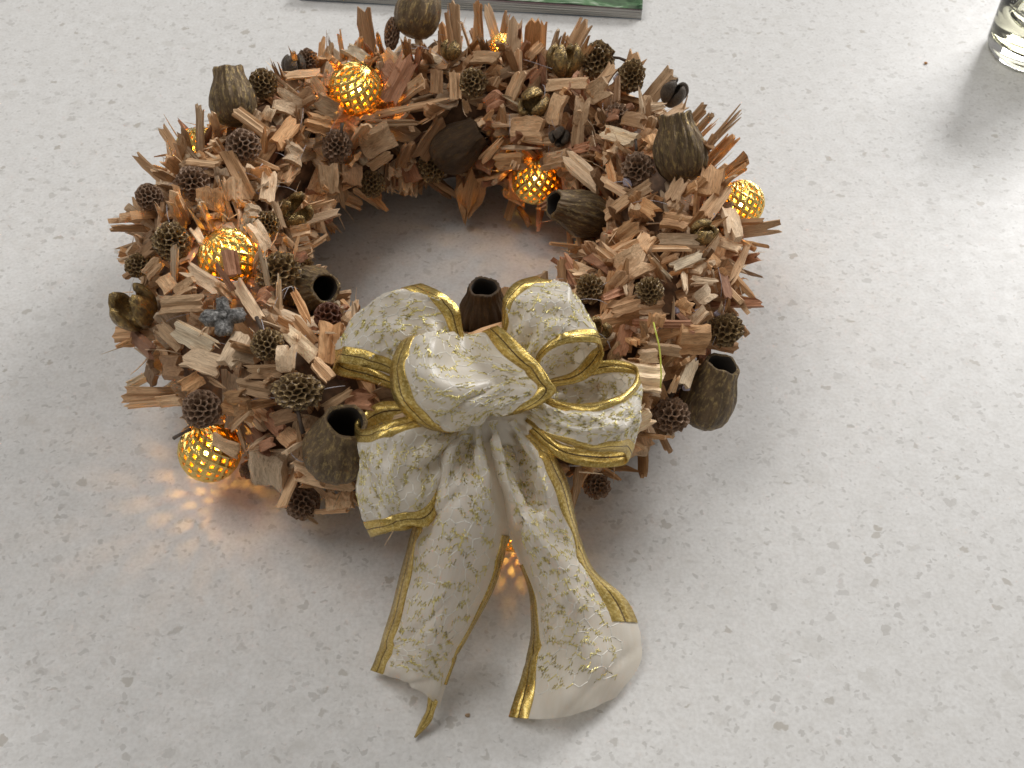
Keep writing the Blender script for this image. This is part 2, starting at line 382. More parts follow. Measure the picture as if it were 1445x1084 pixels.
# chips one can pick out: base and tip in 1/6.02 pixel of crops (ox, oy), width, tone, stance
# f lies on the ring, s sticks out of it, h hangs over the inner or outer rim
TILES = [
 (160, 150, [(420,660,170,400,70,'T','s'),(560,570,440,430,110,'T','s'),(520,420,385,160,75,'T','s'),(600,500,560,240,130,'T','s'),
  (750,440,740,30,75,'P','s'),(840,260,830,60,90,'P','s'),(620,470,900,500,80,'T','f'),(1170,800,960,380,120,'O','f'),(1010,820,1010,600,150,'T','f'),
  (1010,1000,890,600,75,'P','s'),(860,1080,750,840,60,'P','s'),(780,1080,620,850,55,'C','s'),(620,990,510,760,140,'T','s'),(450,1000,350,810,55,'P','s'),
  (390,960,40,960,190,'T','s'),(1290,820,1340,540,115,'P','f'),(1250,920,1120,880,110,'P','f'),(1200,450,1420,540,50,'T','f'),(820,900,830,690,200,'O','f'),
  (1330,250,1020,20,95,'T','f'),(500,640,330,530,70,'T','s')]),
 (280, 50, [(830,720,650,960,130,'O','f'),(1050,700,600,300,35,'T','f'),(1060,320,720,350,75,'T','f'),(1080,500,970,350,80,'T','f'),(570,720,630,600,90,'P','f'),
  (900,650,640,540,170,'P','f'),(1200,660,960,560,140,'T','f'),(1130,790,900,720,150,'O','f'),(870,1050,720,960,160,'P','f'),(780,190,780,90,55,'T','s'),
  (620,270,600,180,50,'P','s'),(1200,320,1120,190,120,'O','s'),(660,300,670,230,40,'B','s'),(860,560,1000,480,150,'B','f')]),
 (440, 0, [(480,430,430,50,120,'B','s'),(150,440,130,260,35,'T','s'),(210,400,225,270,55,'T','s'),(470,520,270,400,110,'C','f'),(600,430,560,280,45,'B','s'),
  (340,400,420,320,45,'B','s'),(620,900,860,430,150,'R','f'),(880,640,920,420,60,'R','s'),(740,580,600,430,110,'T','f'),(500,990,1180,840,60,'T','f'),
  (870,1080,1170,910,38,'T','f'),(430,1050,920,1040,60,'T','f'),(1060,800,1060,580,100,'B','f'),(1210,860,1190,580,85,'T','f'),(1100,540,1080,270,40,'T','s'),
  (1190,290,1140,50,50,'T','s'),(1230,280,1210,20,85,'T','s'),(1400,260,1420,10,60,'O','s'),(1390,400,1280,200,60,'T','s'),(960,800,920,680,100,'B','f'),
  (100,830,0,650,70,'T','f'),(240,990,30,830,140,'T','f'),(820,420,790,330,70,'T','s'),(1000,560,960,440,100,'B','s'),(700,700,580,560,150,'R','f')]),
 (440, 130, [(400,480,690,320,210,'T','f'),(480,640,680,520,85,'T','f'),(640,580,640,850,55,'B','h'),(760,640,840,400,110,'B','f'),(900,580,1130,220,140,'B','f'),
  (850,640,820,870,130,'B','H'),(970,740,830,870,45,'B','h'),(350,820,600,980,60,'T','h'),(240,740,280,990,75,'T','h'),(130,600,150,870,150,'T','f'),
  (330,620,330,800,170,'B','f'),(60,900,120,1080,130,'T','h'),(1010,740,1220,890,100,'B','h'),(1380,640,1290,1160,250,'O','H')]),
 (640, 0, [(240,260,205,20,65,'O','s'),(410,420,290,60,75,'P','s'),(420,210,450,95,70,'O','s'),(490,650,515,180,120,'T','s'),(580,300,575,190,35,'R','s'),
  (700,340,690,170,120,'O','s'),(780,390,770,160,60,'O','s'),(620,500,760,370,80,'T','f'),(140,490,400,500,120,'T','f'),(480,850,590,570,95,'T','f'),
  (620,700,750,560,80,'R','f'),(770,740,1160,700,100,'T','f'),(1050,760,1380,620,32,'T','f'),(1000,330,1150,140,115,'T','s'),(930,430,950,290,60,'O','s'),
  (870,320,890,260,90,'P','s'),(1100,380,1190,320,100,'O','s'),(840,1080,920,790,150,'T','f'),(1070,1080,1090,830,115,'T','f'),(1150,850,1320,720,160,'T','f'),
  (340,740,390,650,60,'T','f'),(20,850,10,600,90,'T','f'),(130,960,90,840,60,'T','f'),(280,900,430,820,160,'R','f'),(560,420,640,350,80,'R','s'),(330,460,240,330,80,'B','s'),
  (470,560,400,380,80,'B','s')]),
 (640, 130, [(490,310,790,310,190,'T','f'),(230,600,440,360,85,'T','f'),(380,470,760,480,45,'P','f'),(350,600,620,580,130,'O','f'),(470,720,600,1000,220,'O','H'),
  (760,600,960,560,140,'T','f'),(1260,820,930,520,150,'P','f'),(1380,900,1310,560,70,'O','f'),(1270,600,1390,470,70,'P','f'),(1280,1060,1500,900,100,'T','f'),
  (1050,480,1060,220,95,'T','f'),(560,1000,640,1130,90,'O','h'),(1000,500,1160,460,80,'R','f')]),
 (840, 60, [(60,760,350,850,130,'C','f'),(300,260,370,100,150,'T','s'),(500,420,670,240,130,'T','s'),(430,560,620,520,90,'P','f'),(590,660,770,530,70,'T','f'),
  (810,640,800,430,50,'T','s'),(850,640,940,540,90,'T','s'),(850,790,990,620,90,'T','s'),(940,790,1060,640,50,'T','s'),(1080,830,1240,560,80,'T','s'),
  (1150,770,1250,620,45,'P','s'),(1060,1000,1180,800,120,'O','s'),(1000,980,1030,790,70,'T','s'),(1130,1080,1290,980,80,'O','s'),(410,620,370,360,42,'P','f'),
  (460,730,500,620,85,'T','f'),(60,640,210,600,90,'R','f'),(230,640,440,690,120,'B','f'),(180,520,190,280,60,'B','f'),(450,800,500,890,110,'O','f'),(880,900,960,860,100,'B','s')]),
 (860, 180, [(840,600,880,310,165,'O','f'),(960,560,960,320,38,'P','f'),(1000,440,1160,260,100,'O','s'),(1080,420,1180,320,60,'O','s'),(800,770,1010,480,120,'T','f'),
  (700,560,830,430,80,'O','f'),(510,640,620,440,120,'T','f'),(620,560,740,490,80,'O','f'),(0,720,380,470,100,'T','f'),(200,640,430,540,50,'T','f'),
  (570,720,570,600,50,'T','f'),(440,780,690,830,165,'O','f'),(970,700,1060,960,125,'P','f'),(1070,790,1300,800,60,'B','s'),(1150,870,1440,830,100,'T','s'),
  (1090,900,1330,1000,80,'O','s'),(380,960,830,980,110,'P','f'),(360,1030,700,1030,45,'P','f'),(850,1050,920,910,70,'T','f'),(920,970,1120,1040,80,'P','f'),
  (60,960,270,800,130,'O','f'),(250,1060,340,910,125,'T','f'),(260,640,420,760,110,'O','f'),(1010,560,1080,430,90,'P','s'),(790,250,840,130,90,'B','s')]),
 (780, 290, [(560,590,800,430,240,'T','f'),(420,460,740,300,120,'T','f'),(760,380,830,250,110,'T','f'),(1030,650,780,400,32,'C','f'),(1000,540,1280,420,85,'C','f'),
  (320,590,60,490,120,'T','h'),(440,370,150,430,85,'T','h'),(200,720,90,680,85,'R','h'),(590,720,420,800,85,'R','f'),(610,620,640,770,55,'P','f'),
  (470,900,750,820,130,'B','f'),(670,1000,1200,1010,65,'R','f'),(1170,640,1410,650,75,'P','f'),(1220,830,1340,720,130,'P','f'),(1090,880,1170,800,110,'O','f'),
  (1015,1084,1030,740,26,'P','f'),(860,1040,890,900,125,'O','f'),(1110,560,1140,760,65,'P','f'),(280,430,600,620,100,'R','f'),(1250,440,1390,530,120,'O','f'),
  (930,480,1080,420,60,'B','f'),(500,700,640,560,120,'B','f')]),
 (860, 330, [(1020,440,1190,60,70,'T','f'),(1000,220,1180,350,36,'P','f'),(1080,390,1170,630,140,'T','s'),(1130,250,1290,200,75,'R','s'),(960,340,1010,560,80,'R','f'),
  (990,680,1020,540,50,'O','f'),(930,690,960,570,55,'C','f'),(570,560,690,690,95,'O','f'),(580,900,850,900,240,'O','f'),(250,960,640,1000,90,'T','f'),
  (80,1040,160,750,110,'R','f'),(240,1050,430,1030,115,'P','f'),(200,900,330,880,90,'T','f'),(700,760,820,640,90,'P','f')]),
 (820, 450, [(330,470,700,510,230,'C','f'),(520,600,690,640,60,'P','f'),(510,690,610,700,110,'B','f'),(350,930,600,790,200,'C','f'),(380,1060,700,1010,80,'T','s'),
  (960,330,870,600,120,'C','f'),(760,640,830,480,75,'T','f'),(790,400,850,330,110,'T','f')]),
 (150, 290, [(220,480,430,330,120,'B','f'),(350,440,420,340,95,'P','f'),(330,600,480,450,125,'T','f'),(580,690,590,370,90,'P','s'),(980,730,640,510,125,'P','f'),
  (840,830,440,850,150,'T','f'),(600,770,760,650,100,'T','f'),(740,190,830,330,80,'P','f'),(1080,600,1040,370,125,'R','o'),(1080,720,920,490,55,'R','o'),
  (1310,980,1080,610,95,'P','f'),(1420,870,1310,380,62,'C','s'),(1360,390,1210,150,130,'P','f'),(560,720,470,600,130,'T','f'),(320,300,400,250,90,'B','f')]),
 (280, 280, [(690,1084,680,650,70,'C','s'),(950,1080,790,750,75,'O','f'),(600,460,800,480,55,'O','f'),(720,270,640,20,60,'T','f'),(830,440,720,330,85,'T','f'),
  (1010,100,1040,290,95,'T','h'),(1080,150,1150,290,70,'O','h'),(900,370,1040,330,60,'T','h'),(780,290,950,260,100,'T','f'),(500,860,620,820,140,'R','f')]),
 (160, 430, [(850,390,480,190,140,'C','f'),(940,370,500,100,48,'C','f'),(760,190,620,110,120,'B','f'),(600,370,370,150,105,'T','f'),(1110,250,940,540,165,'P','f'),
  (930,540,600,430,180,'P','f'),(800,620,985,735,42,'T','f'),(760,600,560,730,120,'O','f'),(110,210,350,420,110,'R','f'),(420,530,620,540,200,'B','f'),
  (300,640,330,500,150,'B','f'),(560,850,80,770,130,'T','s'),(560,930,120,860,70,'T','s'),(570,810,370,830,110,'T','f'),(1200,460,1010,420,115,'P','f'),
  (1440,560,1080,570,110,'T','f'),(1350,740,1010,680,125,'T','f')]),
 (300, 420, [(880,520,600,260,130,'C','f'),(650,640,640,400,145,'P','f'),(1010,700,830,520,110,'T','f'),(990,570,1010,220,190,'O','f'),(880,400,660,150,90,'O','f'),
  (930,950,1190,790,70,'T','f'),(1110,880,1400,900,130,'R','f'),(500,1040,760,960,120,'B','f'),(150,900,330,880,200,'O','f')]),
 (300, 560, [(240,460,0,350,130,'T','o'),(140,280,320,110,62,'T','o'),(210,250,320,560,32,'T','f'),(480,440,510,790,330,'P','h'),(750,540,720,170,52,'T','f'),
  (780,310,930,240,52,'T','f'),(1240,730,660,610,145,'T','f'),(1080,800,1090,970,230,'T','h'),(860,990,1150,960,60,'T','h'),(800,1010,900,1084,32,'P','h'),
  (400,430,520,370,80,'R','f'),(600,300,700,400,150,'B','f'),(1050,760,900,690,90,'B','f')]),
]
def build_hand_chips():
    for ox, oy, rows in TILES:
        for x0, y0, x1, y1, w, tone, st in rows:
            a2 = (ox + x0 / 6.02, oy + y0 / 6.02); b2 = (ox + x1 / 6.02, oy + y1 / 6.02)
            r0, r1 = {'f': (.0470, .0525), 's': (.036, .062), 'h': (.042, .048), 'o': (.058, .064), 'H': (.043, .050)}[st]
            r0 += random.uniform(-.002, .002); r1 += random.uniform(-.003, .003)
            a = on_ring(*a2, r0); b = on_ring(*b2, r1)
            if st == 's':
                b = b + (b - a) * .10
                # run on into the ring like a chip glued in by its end
                a = a - (b - a).normalized() * .006
                k = ring_sdf(a)
                if k > .032: a = a - ring_normal(a) * (k - .030)
            wd = w / 6.02 * project((a + b) / 2)[2] / F_PX * 1.06
            th = min(.0055, max(.0014, wd * random.uniform(.22, .42)))
            L = (b - a).length
            if st == 'H': sh = 6
            elif w >= 100 or wd > L * .6: sh = random.choice([s for s in range(NSHAPE) if s % 4 in (0, 0, 3)])
            elif wd > L * .85: sh = random.choice([s for s in range(NSHAPE) if s % 4 in (0, 3)])
            elif w < 60: sh = random.choice([s for s in range(NSHAPE) if s % 4 in (1, 2)])
            else: sh = random.choice([s for s in range(NSHAPE) if s % 4 in (0, 1)])
            if min(a.z, b.z) < .003:
                k = .003 - min(a.z, b.z); a.z += k; b.z += k
            add_chip(a, b, wd, th, tone, sh)

# --- gum nuts: ribbed urns with a round mouth
def gum_nut_mesh(name, seed, ribs, rib_amp, mouth=.42, waist=.62):
    R = random.Random(seed); NS = 96
    prof = [(0, -.5), (.26, -.49), (.47, -.44), (.62, -.34), (.70, -.22), (.72, -.09), (.69, .05), (.61, .18), (waist - .05, .29), (waist - .11, .38), (waist - .12, .46), (waist - .125, .495), (waist - .15, .51)]
    inner = [(mouth, .50), (mouth - .02, .44), (mouth + .03, .25), (mouth + .05, .05), (mouth - .08, -.15), (0, -.22)]
    ph = [R.uniform(0, 6.28) for _ in range(6)]
    v, f = [], []; rows = prof + inner
    for k, (r, z) in enumerate(rows):
        for i in range(NS):
            a = 2 * math.pi * i / NS
            d = 1.0
            if k < len(prof):
                d += rib_amp * (math.sin(ribs * a + ph[0] + 1.2 * math.sin(3 * z * 2 + ph[1])) * .6 + math.sin((ribs * 1.7 // 1) * a + ph[2] + 3 * z) * .4 + R.uniform(-.2, .2)) * min(1, r * 2)
                d += .025 * math.sin(2 * a + ph[3]) + .02 * math.sin(3 * a + ph[4] + z * 4)
            else: d += .02 * math.sin(3 * a + ph[5])
            v.append((r * d * math.cos(a), r * d * math.sin(a), z + ((.022 * math.sin(2 * a + ph[1]) + .012 * math.sin(5 * a + ph[3])) if z > .4 else 0)))
    for k in range(len(rows) - 1):
        for i in range(NS):
            j = (i + 1) % NS
            f.append((k * NS + i, k * NS + j, (k + 1) * NS + j, (k + 1) * NS + i))
    me = bpy.data.meshes.new(name); me.from_pydata(v, [], f)
    me.polygons.foreach_set('use_smooth', [True] * len(f))
    me.materials.append(M_POD); me.materials.append(M_PODIN)
    idx = [1 if q // NS >= len(prof) else 0 for q in range(len(f))]
    me.polygons.foreach_set('material_index', idx)
    return me
def screen_axis(dx, dy, toward):
    return (RT * dx - UP * dy - FW * toward).normalized()
def place(me, name, px, py, r, axis, sx, sy, sz, roll=0, label=None, mat=None):
    c = on_ring(px, py, r)
    c.z = max(c.z, max(sx, sz) * .45)
    o = link(bpy.data.objects.new(name, me), wreath)
    z = axis; x = Vector((1, 0, 0)) if abs(z.x) < .9 else Vector((0, 1, 0))
    y = z.cross(x).normalized(); x = y.cross(z)
    M = Matrix((x, y, z)).transposed().to_4x4() @ Matrix.Rotation(roll, 4, 'Z')
    o.matrix_world = Matrix.Translation(c) @ M @ Matrix.Diagonal((sx, sy, sz, 1))
    if label: o['label'] = label
    if mat:
        o.material_slots[0].link = 'OBJECT'; o.material_slots[0].material = mat
    specials.append((c, max(sx, sz) * .5))
    return o
NUT_R = [gum_nut_mesh('gum_nut', 3, 15, .10, .34, .57), gum_nut_mesh('gum_nut', 5, 19, .055, .36, .58), gum_nut_mesh('gum_nut', 8, 11, .030, .36, .58)]
MM = .001
NUTS = [  # px, py, tube radius, screen axis to the mouth, width, length (mm), shape, dark, label
 (328, 137, .052, (-.16, -.95, -.02), 25, 32, 1, 0, 'bronze pod with olive gold sheen on the upper left rim'),
 (592, 12, .050, (.28, -.90, .10), 27, 36, 2, 0, 'dark round pod at the back rim, its top cut by the picture edge'),
 (959, 210, .054, (-.14, -.97, .05), 25.5, 35, 0, 0, 'deeply ribbed pear shaped bronze pod on the right'),
 (818, 300, .050, (-.80, -.18, .42), 24, 34, 1, 0, 'ribbed pod lying sideways with its mouth turned left over the hole'),
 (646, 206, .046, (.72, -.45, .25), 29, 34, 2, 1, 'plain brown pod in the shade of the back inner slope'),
 (441, 409, .046, (.55, .02, .80), 24, 30, 1, 0, 'pod on the left inner rim with its open mouth facing the hole'),
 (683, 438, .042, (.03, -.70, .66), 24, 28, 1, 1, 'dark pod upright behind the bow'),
 (478, 628, .050, (.28, -.62, .70), 30, 34, 2, 0, 'smooth grey brown pod with dark mouth beside the bow'),
 (1002, 556, .052, (.24, -.80, .55), 27, 36, 2, 0, 'large brown pod with wide open mouth on the right front'),
]
for px, py, r, ax, w, l, sh, dark, lab in NUTS:
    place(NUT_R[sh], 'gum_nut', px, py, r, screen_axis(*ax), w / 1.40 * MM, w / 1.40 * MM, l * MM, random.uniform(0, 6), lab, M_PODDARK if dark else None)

# --- seed cones: bodies covered with open cells
def cone_mesh(name, n, spike, seed, mat, depth=.66):
    R = random.Random(seed); bm = bmesh.new()
    for i in range(n):
        z = 1 - 2 * (i + .5) / n; a = i * 2.399963 + R.uniform(-.12, .12); r = math.sqrt(1 - z * z)
        bm.verts.new((r * math.cos(a), r * math.sin(a), z))
    bmesh.ops.convex_hull(bm, input=bm.verts)
    bm.verts.ensure_lookup_table(); bm.faces.ensure_lookup_table(); bm.normal_update()
    V, Fc, rim = [], [], []
    cen = {}
    for fc in bm.faces:
        c = fc.calc_center_median().normalized()
        cen[fc] = len(V); V.append(c * (1 + R.uniform(.2, 1) * spike)); rim.append(1.)
    for vt in bm.verts:
        c = vt.co.normalized(); fs = list(vt.link_faces)
        t1 = c.orthogonal().normalized(); t2 = c.cross(t1)
        fs.sort(key=lambda q: math.atan2(q.calc_center_median().dot(t2), q.calc_center_median().dot(t1)))
        ring = [cen[q] for q in fs]; m = len(ring); b0 = len(V)
        for q in fs:
            p = q.calc_center_median().normalized(); V.append(p.lerp(c, .17 + R.uniform(-.03, .05)) * (1.0 + .35 * spike)); rim.append(.75)
        for q in fs:
            p = q.calc_center_median().normalized(); V.append(p.lerp(c, .48) * depth); rim.append(0.)
        V.append(c * (depth - .05)); rim.append(0.)
        for k in range(m):
            k2 = (k + 1) % m
            Fc += [(ring[k], ring[k2], b0 + k2, b0 + k), (b0 + k, b0 + k2, b0 + m + k2, b0 + m + k), (b0 + m + k, b0 + m + k2, b0 + 2 * m)]
    bm.free()
    me = bpy.data.meshes.new(name); me.from_pydata([tuple(q) for q in V], [], Fc); me.update()
    at = me.attributes.new('rim', 'FLOAT', 'POINT'); at.data.foreach_set('value', rim)
    me.materials.append(mat); return me
CONES = {'g': [cone_mesh('seed_cone', 100, .28, 1, M_CONEG, .6), cone_mesh('seed_cone', 116, .36, 2, M_CONEG, .6)],
         'b': [cone_mesh('seed_cone', 96, .18, 3, M_CONEB, .62), cone_mesh('seed_cone', 110, .32, 4, M_CONEB, .6)],
         's': [cone_mesh('spiky_seed_cone', 110, .40, 5, M_CONEG, .7), cone_mesh('spiky_seed_cone', 96, .44, 6, M_CONEG, .7)],
         'p': [cone_mesh('spiky_seed_cone', 84, .46, 7, M_CONEB, .62)],
         'r': [cone_mesh('seed_cone', 60, .16, 8, M_CONER)]}
CONE_LIST = [  # px, py, half width, half length px, tube radius, kind, screen axis
 (371,118,21,22,.050,'g',(0,-1,.2)),(434,85,15,16,.049,'b',(.3,-.8,.2)),(343,206,27,25,.050,'b',(.2,-.7,.6)),(271,259,24,24,.050,'b',(-.3,-.6,.6)),
 (211,279,20,22,.050,'b',(-.7,-.6,.2)),(475,206,21,23,.048,'b',(.1,-.8,.5)),(524,259,20,22,.046,'g',(.1,.6,.6)),(242,341,27,27,.051,'g',(-.4,-.6,.6)),
 (376,317,19,21,.049,'g',(.4,-.6,.6)),(392,384,28,34,.049,'s',(.9,-.2,.3)),(378,487,25,26,.051,'g',(0,-.5,.8)),(420,552,27,38,.052,'g',(1,.05,.2)),
 (285,577,30,28,.052,'b',(.2,-.3,.9)),(427,707,25,27,.046,'b',(.1,.8,.5)),(197,374,18,22,.048,'g',(-.8,.3,.3)),(611,236,22,22,.045,'g',(.1,.6,.7)),
 (667,117,22,22,.049,'g',(0,-.5,.8)),(843,84,24,26,.051,'g',(.4,-.8,.4)),(891,108,20,25,.051,'s',(.2,-.9,.4)),(899,239,23,25,.048,'p',(.1,-.7,.6)),
 (870,163,17,18,.046,'p',(.1,-.5,.8)),(832,408,21,22,.046,'s',(-.3,-.3,.9)),(916,411,21,22,.051,'s',(.3,-.4,.8)),(1023,466,25,27,.049,'s',(.8,-.2,.4)),
 (946,587,26,29,.050,'p',(.7,-.1,.7)),(843,686,19,19,.044,'p',(.4,.8,.4)),(463,447,20,24,.045,'r',(.3,-.4,.8)),(430,378,13,15,.046,'s',(.8,-.3,.4)),
 (553,48,12,25,.049,'b',(.1,-1,.2)),(350,663,12,13,.044,'b',(0,.7,.7)),(487,520,17,18,.044,'r',(.3,-.3,.9))]
for i, (px, py, hw, hl, r, kd, ax) in enumerate(CONE_LIST):
    me = CONES[kd][i % len(CONES[kd])]
    z = project(on_ring(px, py, r))[2] / F_PX
    k = 1 / (1 + {'g': .24, 'b': .19, 's': .30, 'p': .32, 'r': .12}[kd])
    o = place(me, me.name.split('.')[0], px, py, r, screen_axis(*ax), hw * z * k, hw * z * k, hl * z * k, random.uniform(0, 6))
    specials[-1] = (specials[-1][0], hl * z)

def tube_mesh(pts, rad, sides=6):
    V, Fc = [], []
    for i, p in enumerate(pts):
        t = (pts[min(i + 1, len(pts) - 1)] - pts[max(i - 1, 0)]).normalized()
        a = t.orthogonal().normalized(); b = t.cross(a)
        rr = rad[i] if isinstance(rad, (list, tuple)) else rad
        for s in range(sides):
            q = 2 * math.pi * s / sides; V.append(p + (a * math.cos(q) + b * math.sin(q)) * rr)
    for i in range(len(pts) - 1):
        for s in range(sides):
            s2 = (s + 1) % sides
            Fc.append((i * sides + s, i * sides + s2, (i + 1) * sides + s2, (i + 1) * sides + s))
    Fc.append(tuple(range(sides))[::-1]); Fc.append(tuple((len(pts) - 1) * sides + s for s in range(sides)))
    return V, Fc
for pts in ([(862, 81), (874, 82), (886, 87)], [(372, 470), (366, 458), (362, 448)], [(268, 606), (256, 612), (246, 618)], [(898, 212), (897, 200), (897, 187)], [(420, 580), (424, 596), (428, 612)], [(482, 190), (482, 182), (483, 174)]):
    P = [on_ring(x, y, .054) for x, y in pts]
    v, f = tube_mesh(P, [.0009, .0008, .0011]); mesh_obj('cone_stalk', v, f, M_TWIG, wreath, True)

# --- split seed capsules: thick woody lobes opened round a hollow
def capsule_mesh(name, lobes, spread, mat, seed, thick=.34, gap=.04):
    R = random.Random(seed); V, Fc = [], []; NA, NB = 9, 12
    for L in range(lobes):
        a0 = 2 * math.pi * L / lobes; half = math.pi / lobes - gap * R.uniform(.6, 1.6)
        sp = spread * R.uniform(.6, 1.4); p1, p2 = R.uniform(0, 6), R.uniform(0, 6)
        for side in (1., 1. - thick):
            for i in range(NA + 1):
                for j in range(NB + 1):
                    t = j / NB; th = math.pi * (.02 + .86 * t); s = i / NA * 2 - 1
                    a = s * half * (1 - .35 * max(0, t - .7) / .3)
                    rr = side * (1 + .06 * math.sin(5 * t + p1) + .05 * math.sin(4 * a + p2 + 3 * t) + R.uniform(-.012, .012)) - .10 * abs(s) ** 3 * (1 if side == 1 else -.4)
                    p = Vector((rr * math.sin(th) * math.cos(a), rr * math.sin(th) * math.sin(a), -rr * math.cos(th)))
                    qq = sp * t; p = Vector((p.x * math.cos(qq) + (p.z + 1) * math.sin(qq), p.y, -p.x * math.sin(qq) + (p.z + 1) * math.cos(qq) - 1))
                    V.append(Matrix.Rotation(a0, 3, 'Z') @ p)
        b = L * 2 * (NA + 1) * (NB + 1); N = (NA + 1) * (NB + 1); I = lambda k, i, j: b + k * N + i * (NB + 1) + j
        for i in range(NA):
            for j in range(NB):
                Fc.append((I(0, i, j), I(0, i + 1, j), I(0, i + 1, j + 1), I(0, i, j + 1))); Fc.append((I(1, i, j), I(1, i, j + 1), I(1, i + 1, j + 1), I(1, i + 1, j)))
            Fc.append((I(0, i, NB), I(0, i + 1, NB), I(1, i + 1, NB), I(1, i, NB)))
        for j in range(NB):
            Fc.append((I(0, 0, j), I(0, 0, j + 1), I(1, 0, j + 1), I(1, 0, j))); Fc.append((I(0, NA, j), I(1, NA, j), I(1, NA, j + 1), I(0, NA, j + 1)))
    me = bpy.data.meshes.new(name); me.from_pydata([tuple(x) for x in V], [], Fc)
    me.polygons.foreach_set('use_smooth', [True] * len(Fc)); me.materials.append(mat); return me
def star_mesh(name, mat):
    R = random.Random(4); bm = bmesh.new()
    for k, (a, ln, wd) in enumerate([(.5, .62, .44), (2.15, .56, .36), (3.7, .66, .46), (5.2, .60, .50)]):
        r = bmesh.ops.create_icosphere(bm, subdivisions=3, radius=1)
        ph = R.uniform(0, 6)
        for v in r['verts']:
            c = v.co; d = 1 + .10 * math.sin(5 * c.x + ph) * math.cos(4 * c.y) + .07 * math.sin(9 * c.z + 7 * c.y + ph)
            groove = -.22 * math.exp(-(c.y / .22) ** 2) * max(0, c.z)
            p = Vector((c.x * ln * d + .52, c.y * wd * d, (c.z + groove) * .42 * d + .12 * c.x))
            v.co = Matrix.Rotation(a, 3, 'Z') @ p
    r = bmesh.ops.create_icosphere(bm, subdivisions=2, radius=.24)
    for v in r['verts']: v.co.z += .18
    me = bpy.data.meshes.new(name); bm.to_mesh(me); bm.free()
    me.polygons.foreach_set('use_smooth', [True] * len(me.polygons)); me.materials.append(mat); return me
CAP = {'o': capsule_mesh('seed_capsule', 4, .13, M_CAPS, 1, .36, .11), 'c': capsule_mesh('seed_capsule', 3, .10, M_CAPS, 2, .36, .09), 'w': capsule_mesh('seed_capsule', 4, .20, M_CAPS, 3, .38, .12),
       'k': capsule_mesh('seed_capsule', 4, .06, M_BARK, 4), 'v': star_mesh('silvered_seed_capsule', M_SILVER)}
for px, py, hr, r, kd, ax, lab in [
 (797, 84, 26, .050, 'o', (.05, -.9, .35), 'shiny gilded capsule split into upright lobes on the back right'),
 (752, 147, 23, .050, 'c', (-.5, .5, .7), 'round gilded capsule cracked open towards the lower left'),
 (418, 297, 25, .049, 'o', (.5, -.2, .8), 'gold capsule with parted lobes on the left inner slope'),
 (188, 436, 34, .050, 'w', (-.3, -.6, .7), 'large brown gold capsule spread open on the left edge'),
 (414, 93, 17, .050, 'k', (0, -.9, .3), 'small round grey capsule on the back left rim'),
 (843, 470, 22, .047, 'o', (-.2, -.3, .9), 'crumpled pale gold capsule beside the bow'),
 (637, 70, 15, .050, 'c', (.2, -.8, .4), None),
 (950, 131, 21, .049, 'k', (.4, -.5, .6), None),
 (994, 328, 20, .050, 'c', (.7, -.3, .6), None),
 (790, 193, 15, .048, 'k', (-.3, .7, .6), None),
 (316, 447, 29, .053, 'v', (.05, -.3, .95), 'silver grey capsule opened like a four petalled star')]:
    me = CAP[kd]; z = project(on_ring(px, py, r))[2] / F_PX
    o = place(me, me.name.split('.')[0], px, py, r, screen_axis(*ax), hr * z * .95, hr * z * .95, hr * z, random.uniform(0, 6), lab)
    specials[-1] = (specials[-1][0], hr * z)

# ------------------------------------------------------------------ gold filigree light balls
def ball_mesh():
    n, rows = 15, 11; V, Fc = [], []
    lat = [math.radians(-78 + 156 * k / rows) for k in range(rows + 1)]
    def pt(k, j, rad): 
        a = 2 * math.pi * (j + .5 * (k % 2)) / n; return Vector((math.cos(lat[k]) * math.cos(a), math.cos(lat[k]) * math.sin(a), math.sin(lat[k]))) * rad
    def quad_ring(outer, hole):
        b = len(V); c = sum((p for p in outer), Vector()) / len(outer); m = len(outer)
        for rad_in in (1.0, .90):
            for p in outer: V.append(p * (rad_in * (1.03 if rad_in == 1 else 1)))
            for p in outer: V.append((c + (p - c) * hole).normalized() * (rad_in * .985))
        for k in range(m):
            k2 = (k + 1) % m
            Fc.append((b + k, b + k2, b + m + k2, b + m + k)); Fc.append((b + 2 * m + k, b + 3 * m + k, b + 3 * m + k2, b + 2 * m + k2))
            Fc.append((b + m + k, b + m + k2, b + 3 * m + k2, b + 3 * m + k))
    for k in range(rows - 1):
        for j in range(n):
            o = k % 2
            quad_ring([pt(k, j, 1), pt(k + 1, j + (0 if o == 0 else 1), 1), pt(k + 2, j, 1), pt(k + 1, j - (1 if o == 0 else 0), 1)], .40 if 0 < k < rows - 2 else .4)
    for end in (0, rows):                                             # half diamonds and caps
        kk = 1 if end == 0 else rows - 1
        pole = Vector((0, 0, -1 if end == 0 else 1))
        for j in range(n):
            a, b_, c = pt(end, j, 1), pt(end, j + 1, 1), pt(kk, j + (1 if end % 2 == 1 and kk % 2 == 0 else 0), 1)
            b = len(V); V += [a, b_, c, pole]; Fc += [(b, b + 1, b + 2), (b, b + 1, b + 3)]
    me = bpy.data.meshes.new('ball_shell'); me.from_pydata([tuple(q) for q in V], [], Fc); me.materials.append(M_GOLD); return me
BALL = ball_mesh()
def bulb_mesh():
    bm = bmesh.new(); bmesh.ops.create_icosphere(bm, subdivisions=3, radius=.115)
    for v in bm.verts: v.co.z *= 1.35
    me = bpy.data.meshes.new('bulb'); bm.to_mesh(me); bm.free(); me.materials.append(M_BULB)
    me.polygons.foreach_set('use_smooth', [True] * len(me.polygons)); return me
BULB = bulb_mesh()
